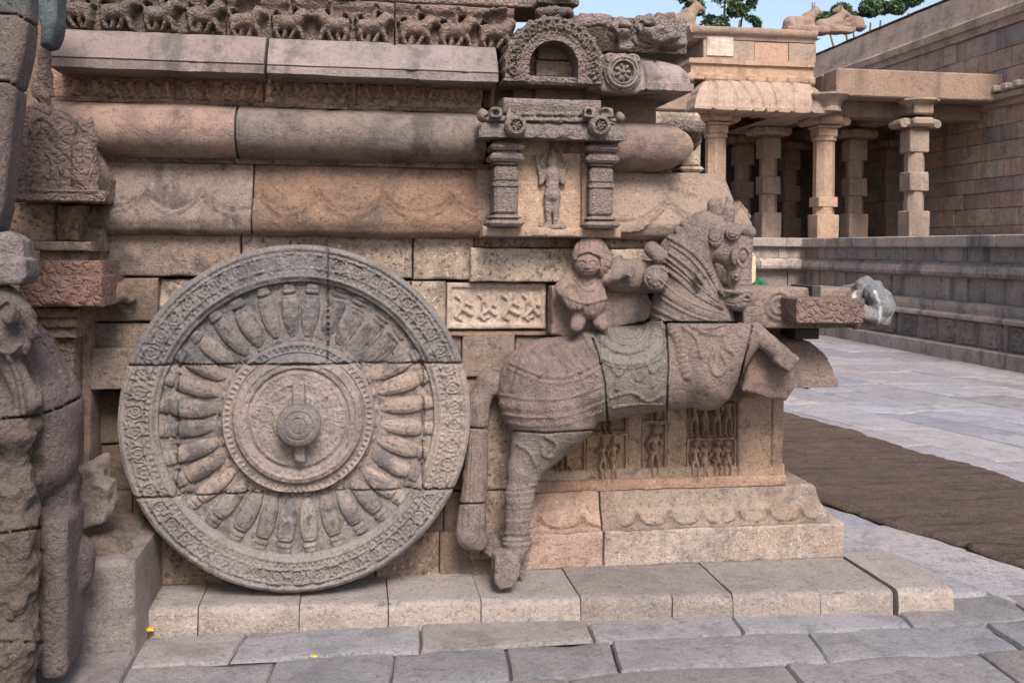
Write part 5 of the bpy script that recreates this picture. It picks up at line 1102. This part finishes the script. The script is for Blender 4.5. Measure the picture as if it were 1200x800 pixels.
sb(22, 119, 323, 360, 4.08, 'cap_block', 'red', (1.2, .98, .93), lambda x, z: .014*fbm(x, 0, z, 26, 3, 8), res=.007, edge=.016)
cl = clay_px(112, 325, 160, 380, 4.2, 4.6, .006); hc((125, 345, 4.34), (142, 342, 4.4), 14, 12, .02, C_=cl); hc((140, 338, 4.38), (152, 350, 4.4), 9, 6, .02, C_=cl); cl.rough(.02, 18, 3, 6); cl.mesh('broken_boss', M['raw'], SH)
sb(24, 92, 361, 372, 4.16, 'neck_fillet', 'warm', (.68, .58, .52)); sb(28, 90, 372, 384, 4.19, 'neck_fillet', 'warm', (.78, .66, .58)); sb(34, 88, 384, 396, 4.22, 'neck_fillet', 'warm', (.7, .6, .54)); sb(36, 86, 396, 475, 4.26, 'carved_shaft', 'red', (.95, .9, .85), lambda x, z: .016*fbm(x, 0, z, 34, 3, 8), res=.007)
sb(84, 106, 362, 560, 4.40, 'side_strip', 'wall', (.85, .8, .76)); sb(40, 92, 475, 640, 4.32, 'lower_shaft', 'wall', (.62, .56, .52)); sb(88, 108, 520, 640, 4.44, 'side_strip', 'raw', (1.2, 1.15, 1.1))
FR = thing('broken_stone', 'pale broken lump of carved stone lying on the step between elephant leg and wheel', 'stone fragment', (0, 0, 0))
cl = clay_px(80, 540, 145, 632, 3.95, 4.5, .006)
cl.poly([PY(*p, 4.15)[[0, 2]] for p in ((96, 570), (118, 560), (132, 566), (133, 598), (127, 609), (98, 614), (94, 592))], 4.08, 4.2, .02, .01); cl.poly([PY(*p, 4.15)[[0, 2]] for p in ((94, 548), (118, 542), (120, 566), (94, 580))], 4.12, 4.25, .02, .01)
i, x, y, z = cl.near(.06); cl.f[i] += (.03*fbm(x, y, z, 12, 3, 3)).astype(np.float32)
cl.mesh('lump', M['panel'], FR, (.82, .85, .86))
cl = clay_px(88, 600, 160, 680, 3.95, 4.6, .008); cl.poly([PY(*p, 4.2)[[0, 2]] for p in ((96, 622), (130, 626), (152, 640), (156, 690), (90, 690))], 4.1, 4.55, .02, .01); cl.rough(.03, 10, 3, 4); cl.mesh('lump_base', M['wall'], FR, (.9, .88, .86))
# ================================================================== YARD: MATTING, LITTER
def mat_strip():
    lo = [(1.2, 12.0), (1.98, 9.2), (2.55, 7.2), (2.98, 5.71), (3.16, 5.15), (3.35, 4.56), (3.62, 3.6), (4.0, 2.4)]; hi = [(3.6, 12.0), (4.15, 9.4), (4.32, 8.2), (4.42, 7.25), (4.62, 6.75), (4.56, 6.2), (4.85, 4.9), (5.4, 3.0)]
    lo, hi = np.array(lo), np.array(hi); n, m = 160, 60; t = np.linspace(0, 7, n); k = np.arange(8)
    L_ = np.stack([np.interp(t, k, lo[:, i]) for i in (0, 1)], -1); H_ = np.stack([np.interp(t, k, hi[:, i]) for i in (0, 1)], -1)
    L_[:, 0] += .03*fbm(t, 0, 0, 2.5, 3, 2); H_[:, 0] += .07*fbm(t, 1, 0, 2.0, 3, 4)+.03*fbm(t, 5, 0, 14, 2, 4); L_[:, 0] += .015*fbm(t, 7, 0, 12, 2, 9)
    v = np.linspace(0, 1, m); Pm = L_[:, None]*(1-v)[None, :, None]+H_[:, None]*v[None, :, None]; d = np.minimum(v, 1-v)[None, :]
    z = .020+.008*np.exp(-(fbm(Pm[..., 0]*.5, Pm[..., 1]*1.6, 0, 1.1, 4, 16)/.06)**2)+.014*fbm(Pm[..., 0], Pm[..., 1]*3.2, 0, 1.6, 3, 6)+.006*fbm(Pm[..., 0]*1.2, Pm[..., 1]*5, 0, 3, 2, 8)-.02*sstep(.02, 0, d)
    V = np.concatenate([Pm, z[..., None]], -1).reshape(-1, 3)
    o = mk('coir_mat', V, gridfaces(n, m, flip=True), M['mat'], None, True)
    so_ = o.modifiers.new('thickness', 'SOLIDIFY'); so_.thickness = .012; so_.offset = -1
    tag(o, 'long brown coir matting strip rolled out across the grey paving on the right', 'mat')
mat_strip()
def crumple(name, c, r, mat, label, cat, seed, group=None):
    rs = np.random.RandomState(seed); n, m = 9, 7; u, v = np.meshgrid(np.linspace(-1, 1, n), np.linspace(-.7, .7, m), indexing='ij')
    z = .3*np.abs(rs.randn(n, m))*(1-.4*np.abs(u)); V = np.stack([c[0]+r*(u+.15*rs.randn(n, m)), c[1]+r*(v+.15*rs.randn(n, m)), c[2]+.003+r*z], -1).reshape(-1, 3)
    o = mk(name, V, gridfaces(n, m, flip=True), mat, None, False); mo = o.modifiers.new('thickness', 'SOLIDIFY'); mo.thickness = .0015; tag(o, label, cat, group); return o
crumple('candy_wrapper', PZ(172, 738, .01)*[1, 1, 0]+[0, -.02, .012], .030, M['yellow'], 'crumpled yellow wrapper lying against the left end of the kerb', 'litter', 4)
crumple('petal_scrap', PZ(368, 770, .0), .010, M['yellow'], 'tiny yellow petal scrap on the paving below the wheel', 'litter', 9)
# pale post and green bundle behind the horse muzzle
yp = 7.6; x0, x1, z0, z1 = bx(878, 886.5, 297, 340, yp)
m = MB(); m.box(x0, x1, yp, yp+.05, .0, z1-.02, .012); m.box(x0+.012, x1-.012, yp+.006, yp+.044, z1-.021, z1, .009); o = m.build('wooden_post', M['post'], None); tag(o, 'pale rounded wooden post standing right behind the horse muzzle', 'post')
cl = clay_px(876, 318, 905, 345, yp-.1, yp+.15, .01); hc((890, 330, yp), (892, 334, yp), 5.5, 6, .02, C_=cl); hc((886, 334, yp), (898, 336, yp), 5, 4, .02, C_=cl); cl.rough(.02, 25, 3, 2)
o = cl.mesh('green_bundle', M['green'], None); tag(o, 'small dark green cloth bundle hung beside the pale post', 'bundle')
# ================================================================== MASONRY HELPER
def masonry(name, mat, par, L, Hh, ch, bw, seed, dep=.5, pal=None, y0=0., gap=.006, z0=0.):
    """ashlar wall face in its own XZ plane (face at y=y0, looking to -y): courses of individually sized, toned stones"""
    r = np.random.RandomState(seed); VV, FF, TT = [], [], []; n = 0; z = z0
    pal = pal or [(1, 1, 1), (1.12, 1.05, .98), (.88, .9, .94), (1.15, .98, .86), (.8, .8, .84), (1.0, .93, .88)]
    while z < z0+Hh-.02:
        h = min(ch*r.uniform(.8, 1.25), z0+Hh-z); 
        if z0+Hh-z-h < ch*.4: h = z0+Hh-z
        x = -r.uniform(0, bw)
        while x < L:
            w_ = bw*r.uniform(.6, 1.7); a, b = max(0, x), min(L, x+w_)
            if b-a > .05:
                d = r.uniform(-.008, .010)*1.5; e = .012
                q = [(a+gap, z+gap), (b-gap, z+gap), (b-gap, z+h-gap), (a+gap, z+h-gap)]; qi = [(a+gap+e, z+gap+e), (b-gap-e, z+gap+e), (b-gap-e, z+h-gap-e), (a+gap+e, z+h-gap-e)]
                V = [(p[0], y0+.05, p[1]) for p in q]+[(p[0], y0-d+.006, p[1]) for p in q]+[(p[0], y0-d, p[1]) for p in qi]
                for i in range(4):
                    j = (i+1) % 4; FF.append((n+i, n+j, n+4+j, n+4+i)); FF.append((n+4+i, n+4+j, n+8+j, n+8+i))
                FF.append((n+8, n+9, n+10, n+11)); VV += V; n += 12
                t = np.array(pal[r.randint(len(pal))])*r.uniform(.86, 1.12); TT += [t]*12
            x += w_
        z += h
    V0 = n; VV += [(0, y0+.03, z0), (L, y0+.03, z0), (L, y0+.03, z0+Hh), (0, y0+.03, z0+Hh), (0, y0+dep, z0), (L, y0+dep, z0), (L, y0+dep, z0+Hh), (0, y0+dep, z0+Hh)]
    for f_ in ((0, 1, 2, 3), (1, 5, 6, 2), (4, 0, 3, 7), (3, 2, 6, 7), (5, 4, 7, 6), (0, 4, 5, 1)): FF.append(tuple(V0+k for k in f_))
    TT += [np.array((.55, .5, .48))]*8
    return mk(name, VV, FF, M[mat], par, False, np.array(TT))
# ================================================================== PLATFORM (two wings meeting in an inner corner)
PX, PYc, PZt = 9.15, 19.2, 1.86
PL = thing('cloister_platform', 'long grey moulded stone platform with ledge and carved base band on the right', 'platform', (PX, PYc, 0))
prof = [(.34, -.03), (.34, .20), (.30, .215), (.12, .22), (.12, .24), (.10, .245), (.10, .58), (.14, .59), (.27, .60), (.28, .66), (.22, .70), (.24, .78), (.24, .84), (.15, .86), (.06, .87), (.06, 1.20), (.10, 1.215), (.24, 1.25), (.26, 1.30), (.24, 1.38), (.12, 1.47), (.12, 1.66), (.22, 1.68), (.235, 1.70), (.235, PZt-.01), (.22, PZt), (-1., PZt)]
def lwall(name, mat, par, prof, xa_, xb_, ya_, seed):
    """moulded face along local X at local y=0 facing -Y"""
    return moulding(name, mat, par, xa_, xb_, 0, prof, None, st=.045, sx=.25, rough=.012)
side = bpy.data.objects.new('side_wing', None)
# wing that runs towards the camera: local X along -Y, facing -X
def wing(par, rz, loc, length, seed, name):
    objs = []; r = np.random.RandomState(seed); x = 0
    p_low = [p for p in prof if p[1] <= .22]; 
    # stones of every course are cut to their own length
    cuts = {'plinth_course': ([(.34, -.03), (.34, .20), (.325, .215), (.10, .218)], 1.6), 'carved_course': ([(.10, .219), (.10, .585)], 3.0), 'base_moulding': ([(.08, .586), (.25, .60), (.28, .62), (.28, .66), (.22, .70), (.24, .78), (.24, .84), (.15, .868), (.05, .872)], 1.5), 'wall_course': ([(.06, .873), (.06, 1.205)], .55), 'cornice_course': ([(.06, 1.206), (.10, 1.215), (.24, 1.25), (.26, 1.30), (.24, 1.38), (.11, 1.465)], 1.3), 'upper_course': ([(.12, 1.466), (.12, 1.672)], .7), 'ledge_course': ([(.10, 1.674), (.22, 1.68), (.245, 1.70), (.245, PZt-.015), (.22, PZt), (-.9, PZt+.001)], .9)}
    for nm, (pf_, ln) in cuts.items():
        VV, FF, TT = [], [], []; n = 0; x = 0.
        while x < length:
            w_ = min(ln*r.uniform(.6, 1.4), length-x); w_ = length-x if length-x-w_ < .2 else w_
            g = .006; dd = r.uniform(-.008, .008); t = r.uniform(.82, 1.15); t = np.array([t*r.uniform(.97, 1.05), t, t*r.uniform(.95, 1.08)])
            if nm == 'wall_course' and r.rand() < .3: dd -= .03
            for a in (x+g, x+w_-g):
                for o_, z_ in pf_: VV.append((a, -(o_+dd), z_)); TT.append(t)
            k = len(pf_)
            for i in range(k-1): FF.append((n+i, n+k+i, n+k+i+1, n+i+1))
            b0 = len(VV); VV += [(x+g, .35, pf_[0][1]), (x+g, .35, pf_[-1][1]), (x+w_-g, .35, pf_[0][1]), (x+w_-g, .35, pf_[-1][1])]; TT += [t]*4
            FF.append(tuple(range(n+k-1, n-1, -1))+(b0, b0+1)); FF.append(tuple(range(n+k, n+2*k))+(b0+3, b0+2)); n = len(VV); x += w_
        o = mk(nm, VV, FF, M['plat'], par, False, np.array(TT)); o.location = loc; o.rotation_euler = (0, 0, rz); objs.append(o)
    # carved panels and scroll reliefs set into the carved course
    x = .1
    while x < length-.6:
        w_ = r.uniform(.32, .5)
        sd_ = int(r.randint(999)); xm = x+.2
        def ph(X, Z, xm=xm, sd_=sd_, x=x): return np.where(X < x+.10, .012, -.012+.035*sstep(.05, .35, np.abs(fbm(X, 0, Z, 9, 2, sd_))+.25*np.cos(np.hypot(X-xm, Z-.4)*70)))
        if name == 'side': o = relief_block('carved_panel', M['plat'], par, x, x+w_, .235, .575, -.115, -.09, ph, res=.018, edge=.008, tint=np.array((1., .97, .95))*r.uniform(.8, 1.1)); o.location = loc; o.rotation_euler = (0, 0, rz)
        x += w_+.12
    m = MB(); m.box(.0, length, .05, 9 if rz else 4.2, -.02, PZt-.02, .01); m.box(.0, length, -.03, .2, -.02, .58, .01); m.box(0, length, .0, .2, .5, PZt-.02, .01); o = m.build('platform_core', M['plat'], par); o.location = loc; o.rotation_euler = (0, 0, rz)
wing(PL, -math.pi/2, (0, 0, 0), 13.2, 5, 'side'); wing(PL, 0, (-5.6, 0, 0), 5.6-.0, 8, 'far')
# ================================================================== PILLARED HALL
FY = 20.0
HL = thing('pillared_hall', 'open sandstone pillared hall with curved eaves and a parapet, on top of the platform', 'hall', (9, FY, PZt))
HO_ = np.array(HL.location)
def hl(m_or_o):
    m_or_o.matrix_parent_inverse = Matrix.Translation(-Vector(HL.location)); return m_or_o
pil_top = PY(965, 137, FY)[2]
def pillar(px, Y, hw, top, kind, tint, name='pillar'):
    x = PY(px, 230, Y)[0]; z0 = PZt; H = top-z0
    m = MB()
    def b(f0, f1, w_, e=.02): m.box(x-hw*w_, x+hw*w_, Y-hw*w_, Y+hw*w_, z0+H*f0, z0+H*f1, e, jit=.006)
    def oc(f0, f1, w_): m.lathe([(hw*w_, z0+H*f0), (hw*w_, z0+H*f1)], (x, Y, 0), 8, sq=1)
    if kind == 0:      # slender moulded shaft
        b(0, .20, 1.08); oc(.20, .235, .9); oc(.235, .80, .92); b(.26, .34, .98, .01); oc(.80, .83, 1.05); b(.83, .90, .95); b(.90, .925, 1.15)
    else:              # square blocks alternating with cut-back waists
        b(0, .24, 1.08); oc(.24, .40, .86); b(.40, .56, 1.0); oc(.56, .72, .86); b(.72, .90, 1.0); b(.90, .925, .85)
    o = hl(mk(name, np.concatenate(m.V), m.F, M['far'], HL, True, tint, 35))
    m = MB(); m.box(x-hw*1.9, x+hw*1.9, Y-hw*1.15, Y+hw*1.15, z0+H*.925, z0+H*1.0, .05, jit=.01); m.box(x-hw*1.1, x+hw*1.1, Y-hw*1.9, Y+hw*1.9, z0+H*.926, z0+H*.998, .05, jit=.01)
    for s_ in (-1, 1): m.lathe([(hw*.42, -hw*1.1), (hw*.42, hw*1.1)], (x+s_*hw*1.75, Y, z0+H*.955), 10, 'y')
    c = mk('capital', np.concatenate(m.V), m.F, M['far'], o, True, tint, 35)
    return o
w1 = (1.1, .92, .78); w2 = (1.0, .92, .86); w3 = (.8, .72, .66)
pillar(838, FY, .215, pil_top, 0, (1.18, .99, .82)); pillar(965, FY, .225, pil_top, 0, (1.12, .97, .84)); pillar(1071, FY-.6, .215, PY(1071, 140, FY-.6)[2], 1, (1.0, .96, .92))
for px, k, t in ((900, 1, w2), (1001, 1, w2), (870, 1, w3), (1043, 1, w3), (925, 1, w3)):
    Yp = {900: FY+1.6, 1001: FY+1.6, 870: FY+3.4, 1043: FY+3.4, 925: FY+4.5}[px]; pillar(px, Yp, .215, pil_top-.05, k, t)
xl, xr = PY(812, 130, FY-.6)[0], PY(966, 130, FY-.6)[0]
xL2 = xl-3.5
def hbox(name, x0, x1, y0, y1, z0, z1, mat='far', tint=None, b=.03, n=0):
    m = MB(); m.box(x0, x1, y0, y1, z0, z1, b); return hl(mk(name, np.concatenate(m.V), m.F, M[mat], HL, True, tint, 35))
# ceiling, lintels
bz = pil_top
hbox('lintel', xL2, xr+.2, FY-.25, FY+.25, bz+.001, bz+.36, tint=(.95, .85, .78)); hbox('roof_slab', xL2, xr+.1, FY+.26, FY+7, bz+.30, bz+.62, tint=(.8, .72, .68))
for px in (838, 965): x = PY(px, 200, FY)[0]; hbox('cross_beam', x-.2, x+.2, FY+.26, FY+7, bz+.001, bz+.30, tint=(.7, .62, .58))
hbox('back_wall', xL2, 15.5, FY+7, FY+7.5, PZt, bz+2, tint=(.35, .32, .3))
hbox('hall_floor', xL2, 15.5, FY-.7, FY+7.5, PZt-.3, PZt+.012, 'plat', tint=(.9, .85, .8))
# curved eave of ribbed stone on the porch
e1, e0 = PY(880, 95, FY-.4)[2], PY(880, 129, FY-.9)[2]
ek = [(.0, e0), (.78, e0-.02), (.86, e0), (.86, e0+.06), (.84, e0+.075), (.82, e0+.22), (.72, e0+.40), (.52, e0+(e1-e0)*.92), (.30, e1), (.0, e1+.01)]
exs = np.linspace(xl, xr, 9)
def eav(x, z):
    H = 0*x
    for k, c in enumerate(exs[1:-1]): H = H-.045*bump1(x-c-.12*np.sin((z-e0)*2.2+k), .035)+.015*bump1(x-c-.30, .28)-.0*x
    return H+.008*vnoise(x*1.6, 0*x, 0*x, 5)
def etint(V): return np.ones((len(V), 3))
o = moulding('eave', M['far'], HL, xl+.80, xr-.84, FY, ek, eav, st=.05, sx=.02, ret_r=3, ret_l=3, tint=(.98, .90, .86), rough=.006); hl(o)
o = moulding('eave_course', M['far'], HL, xl+.35, xr-.1, FY, [(.0, e1), (.32, e1+.005), (.34, e1+.02), (.34, e1+.14), (.30, e1+.15), (.30, e1+.32), (.36, e1+.34), (.36, e1+.44), (.30, e1+.46), (.0, e1+.462)], lambda x, z: .05*(np.cos(x*14) > .2)*(z < e1+.13), st=.03, sx=.03, ret_l=3, tint=(1.1, .92, .76), rough=.008); hl(o)
pz0 = e1+.462; pz1 = PY(880, 37, FY)[2]
o = hl(masonry('parapet_wall', 'far', HL, xr-xl-.35, pz1-pz0-.25, .42, 1.0, 4, 3.4, [(1, .93, .88), (1.05, 1, .96), (.92, .88, .85), (1.25, 1.02, .9)])); o.location = (xl+.35, FY-.2, pz0)
hbox('pale_patch', xl+.42, xl+1.0, FY-.235, FY-.1, pz0+.06, pz0+.48, tint=(1.45, 1.5, 1.55), b=.01)
o = moulding('parapet_coping', M['far'], HL, xl+.35, xr-.02, FY-.0, [(.15, pz1-.25), (.22, pz1-.24), (.24, pz1-.16), (.30, pz1-.14), (.34, pz1-.06), (.34, pz1), (.0, pz1+.04), (-3, pz1+.05)], None, st=.05, sx=.2, ret_l=3, tint=(.98, .9, .86), rough=.01); hl(o)
# second bay to the right: flat roof slabs carried on a beam
rz0 = PY(1060, 118, FY-.6)[2]; rz1 = PY(1060, 86, FY-.6)[2]
xb0, xb1 = xr+.12, PY(1166, 105, FY-.6)[0]
hbox('roof_edge', xb0, xb1, FY-.9, FY-.3, rz0, rz1-.0, tint=(.95, .84, .76)); hbox('roof_slab', xb0, xb1, FY-.29, FY+7, rz0+.05, rz1-.02, tint=(.7, .64, .6))
hbox('lintel', xb0, xb1, FY-.2, FY+.3, rz0-.32, rz0+.04, tint=(.8, .72, .66)); x = PY(1071, 130, FY-.6)[0]; hbox('cross_beam', x-.22, x+.22, FY-1., FY+7, rz0-.33, rz0-.002, tint=(.85, .76, .7))
# flaring capital over the free pillar, and corbel at the corner pillar
for px in (968, 1071):
    m = MB(); xx = PY(px, 130, FY-.6)[0]; zt = rz0-.002 if px == 1071 else PY(px, 112, FY-.6)[2]; zb_ = pil_top
    m.lathe([(.22, zb_), (.20, zb_+.10), (.26, zb_+(zt-zb_)*.6), (.40, zt-.04), (.40, zt)], (xx, FY-.75, 0), 8, sq=1); hl(mk('flared_capital', np.concatenate(m.V), m.F, M['far'], HL, True, (1.02, .95, .9), 35))
# reclining bulls on the parapet
def bull(x, y, z, sc_, flip, label, seed):
    t = thing('bull_statue', label, 'bull statue', (x, y, z), 0, 'stone bulls on the roofs')
    s_ = -1 if flip else 1; c = Clay((x-1.2*sc_, y-.5*sc_, z-.1), (x+1.2*sc_, y+.5*sc_, z+1.45*sc_), .035)
    def q(a, b, ra, rb, k=.05): c.cap((x+s_*a[0]*sc_, y+a[1]*sc_, z+a[2]*sc_), (x+s_*b[0]*sc_, y+b[1]*sc_, z+b[2]*sc_), ra*sc_, rb*sc_, k)
    q((-.7, 0, .28), (.1, 0, .32), .27, .30); q((.1, 0, .42), (.42, 0, .80), .26, .17); q((.42, 0, .86), (.66, 0, .76), .16, .10); q((.36, .08, .98), (.34, .10, 1.22), .05, .03, .02); q((.36, -.08, .98), (.34, -.10, 1.22), .05, .03, .02); q((.0, 0, .60), (.12, 0, .66), .16, .14); q((.3, -.2, .10), (.65, -.2, .08), .10, .08); q((.3, .2, .1), (.65, .2, .08), .1, .08); q((-.6, -.24, .12), (-.2, -.26, .1), .12, .1)
    c.box((x, y, z+.0), (.95*sc_, .36*sc_, .07), .03, .02); c.rough(.03, 5, 2, seed); o = c.mesh('body', M['far'], t, (.78, .70, .65)); o.matrix_parent_inverse = Matrix.Translation(-Vector(t.location))
def bl(px, py, Y, sc_, flip, lab, sd): p = PY(px, py, Y); bull(p[0], Y, p[2], sc_, flip, lab, sd)
bl(802, 36, FY+.4, .62, False, 'stone bull partly hidden behind the temple cornice on the far hall roof', 1); bl(944, 36, FY+.5, .52, False, 'reclining stone bull at the right end of the hall parapet', 2); bl(978, 36, FY+2.4, .5, False, 'stone bull at the foot of the high wall top, left one of the close pair', 3); bl(992, 32, FY+3.4, .5, True, 'stone bull at the foot of the high wall top, right one of the close pair', 4)
# ================================================================== BOUNDARY WALL
BW = thing('boundary_wall', 'high boundary wall of multicoloured squared stones with a smooth sloping coping on the right', 'wall', (13.4, 28, 0))
WX = 13.45; Lw = 24.
wtop = 6.75
o = masonry('wall_face', 'farw', BW, Lw, 5.05-PZt, .36, .62, 11, .6, z0=PZt); o.rotation_euler = (0, 0, -math.pi/2); o.location = (.05, 4, 0)
def wallm(name, pf_, tint): 
    o = moulding(name, M['farw'], BW, 0, Lw, 0, pf_, None, st=.06, sx=.4, rough=.012, tint=tint); o.rotation_euler = (0, 0, -math.pi/2); o.location = (.05, 4, 0)
zq = PY(1165, 103, 18.2)[2]
wallm('string_course', [(.0, zq-.25), (.10, zq-.23), (.12, zq-.12), (.22, zq-.10), (.24, zq), (.1, zq+.05), (.0, zq+.06)], (.75, .7, .66))
for k in range(60): pass
m = MB()
for k in range(64): m.box(.6+k*.36, .6+k*.36+.20, -.30, -.05, zq+.061, zq+.20, .03)
o = m.build('dentils', M['farw'], BW); o.rotation_euler = (0, 0, -math.pi/2); o.location = (.05, 4, 0)
o = masonry('wall_face', 'farw', BW, Lw, 6.35-5.05, .36, .62, 15, .6, [(1, 1, 1), (1.12, 1.05, .98), (.80, .84, .9), (1.15, .98, .86), (.72, .74, .8), (1.1, .9, .84), (1.2, 1.15, 1.05)], z0=5.05); o.rotation_euler = (0, 0, -math.pi/2); o.location = (.05, 4, 0)
wallm('coping', [(.0, 6.35), (.06, 6.36), (.07, 6.50), (.13, 6.53), (.14, 6.70), (.05, 6.74), (.03, 6.76), (-.10, 7.45), (-.55, 7.52)], (.95, .87, .84))
m = MB(); m.box(.1, .9, -20, 4, 0, 6.3, .02); m.build('wall_core', M['farw'], BW)
# ================================================================== TREES
def tree(name, label, base, h, crown, nleaf, seed):
    r = np.random.RandomState(seed); t = thing(name, label, 'tree', base, 0, 'trees behind the hall')
    m = MB(); top = h
    def limb(a, b, ra, rb):
        a = np.array(a, float); b = np.array(b, float); d = (b-a)/np.linalg.norm(b-a); u = np.cross(d, (0, 0, 1.) if abs(d[2]) < .9 else (1., 0, 0)); u /= np.linalg.norm(u); v = np.cross(d, u); n = 7
        V = [p+rr*(math.cos(k/n*6.283)*u+math.sin(k/n*6.283)*v) for p, rr in ((a, ra), ((a+b)/2+r.randn(3)*.08, (ra+rb)/2), (b, rb)) for k in range(n)]
        m.add(V, [(i*n+k, i*n+(k+1) % n, (i+1)*n+(k+1) % n, (i+1)*n+k) for i in (0, 1) for k in range(n)])
    limb((0, 0, 0), (.1, 0, h*.5), .28, .20); cl_ = []
    for c in crown: limb((.1, 0, h*.5), np.array(c[:3])*.9+np.array([.01, 0, h*.05]), .12, .03); cl_.append(c)
    m.build('trunk', M['bark'], t, True)
    V, F_, T_ = [], [], []; n = 0
    for k in range(nleaf):
        c = cl_[r.randint(len(cl_))]; d = r.randn(3); d /= np.linalg.norm(d); p = np.array(c[:3])+d*c[3]*r.uniform(.35, 1.0)**.5*(1, 1, .8)
        if fbm(p[0]+seed, p[1], p[2], 1.1, 2, seed) < -.02: continue
        nn = r.randn(3)+(0, 0, .8); nn /= np.linalg.norm(nn); u = np.cross(nn, r.randn(3)); u /= np.linalg.norm(u); v = np.cross(nn, u); a, b = r.uniform(.07, .13), r.uniform(.035, .065)
        V += [p-u*a, p-v*b, p+u*a, p+v*b+nn*.02]; F_.append((n, n+1, n+2, n+3)); n += 4; T_ += [np.array([1, 1, 1])*r.uniform(.6, 1.4)]*4
    mk('crown', V, F_, M['leaf'], t, False, np.array(T_))
def at_tree(name, label, Y, specs, nleaf, seed):
    p = PY(specs[0][0], specs[0][1], Y); base = np.array([p[0], Y, 0.]); cr = []
    for px, py, rp, dy in specs: q = PY(px, py, Y); cr.append((q[0]-base[0], dy, q[2], rp*Y/F))
    tree(name, label, base, p[2], cr, nleaf, seed)
at_tree('leafy_tree', 'green tree crown rising behind the middle of the hall parapet', 33, [(846, 4, 26, 0), (822, 14, 22, .5), (864, 10, 22, -.4), (848, 30, 24, .3), (878, 30, 14, 0), (808, 4, 16, .4), (878, -4, 16, .4), (850, -30, 24, 0)], 17000, 3)
at_tree('sparse_tree', 'thin branched tree top between the stone bulls and the high wall', 33, [(1020, 10, 14, 0), (1006, 20, 12, .5), (1040, 4, 14, .4), (1064, 0, 13, -.3), (986, 14, 13, 0), (970, 22, 11, .2), (1052, 8, 12, 0)], 10000, 21)
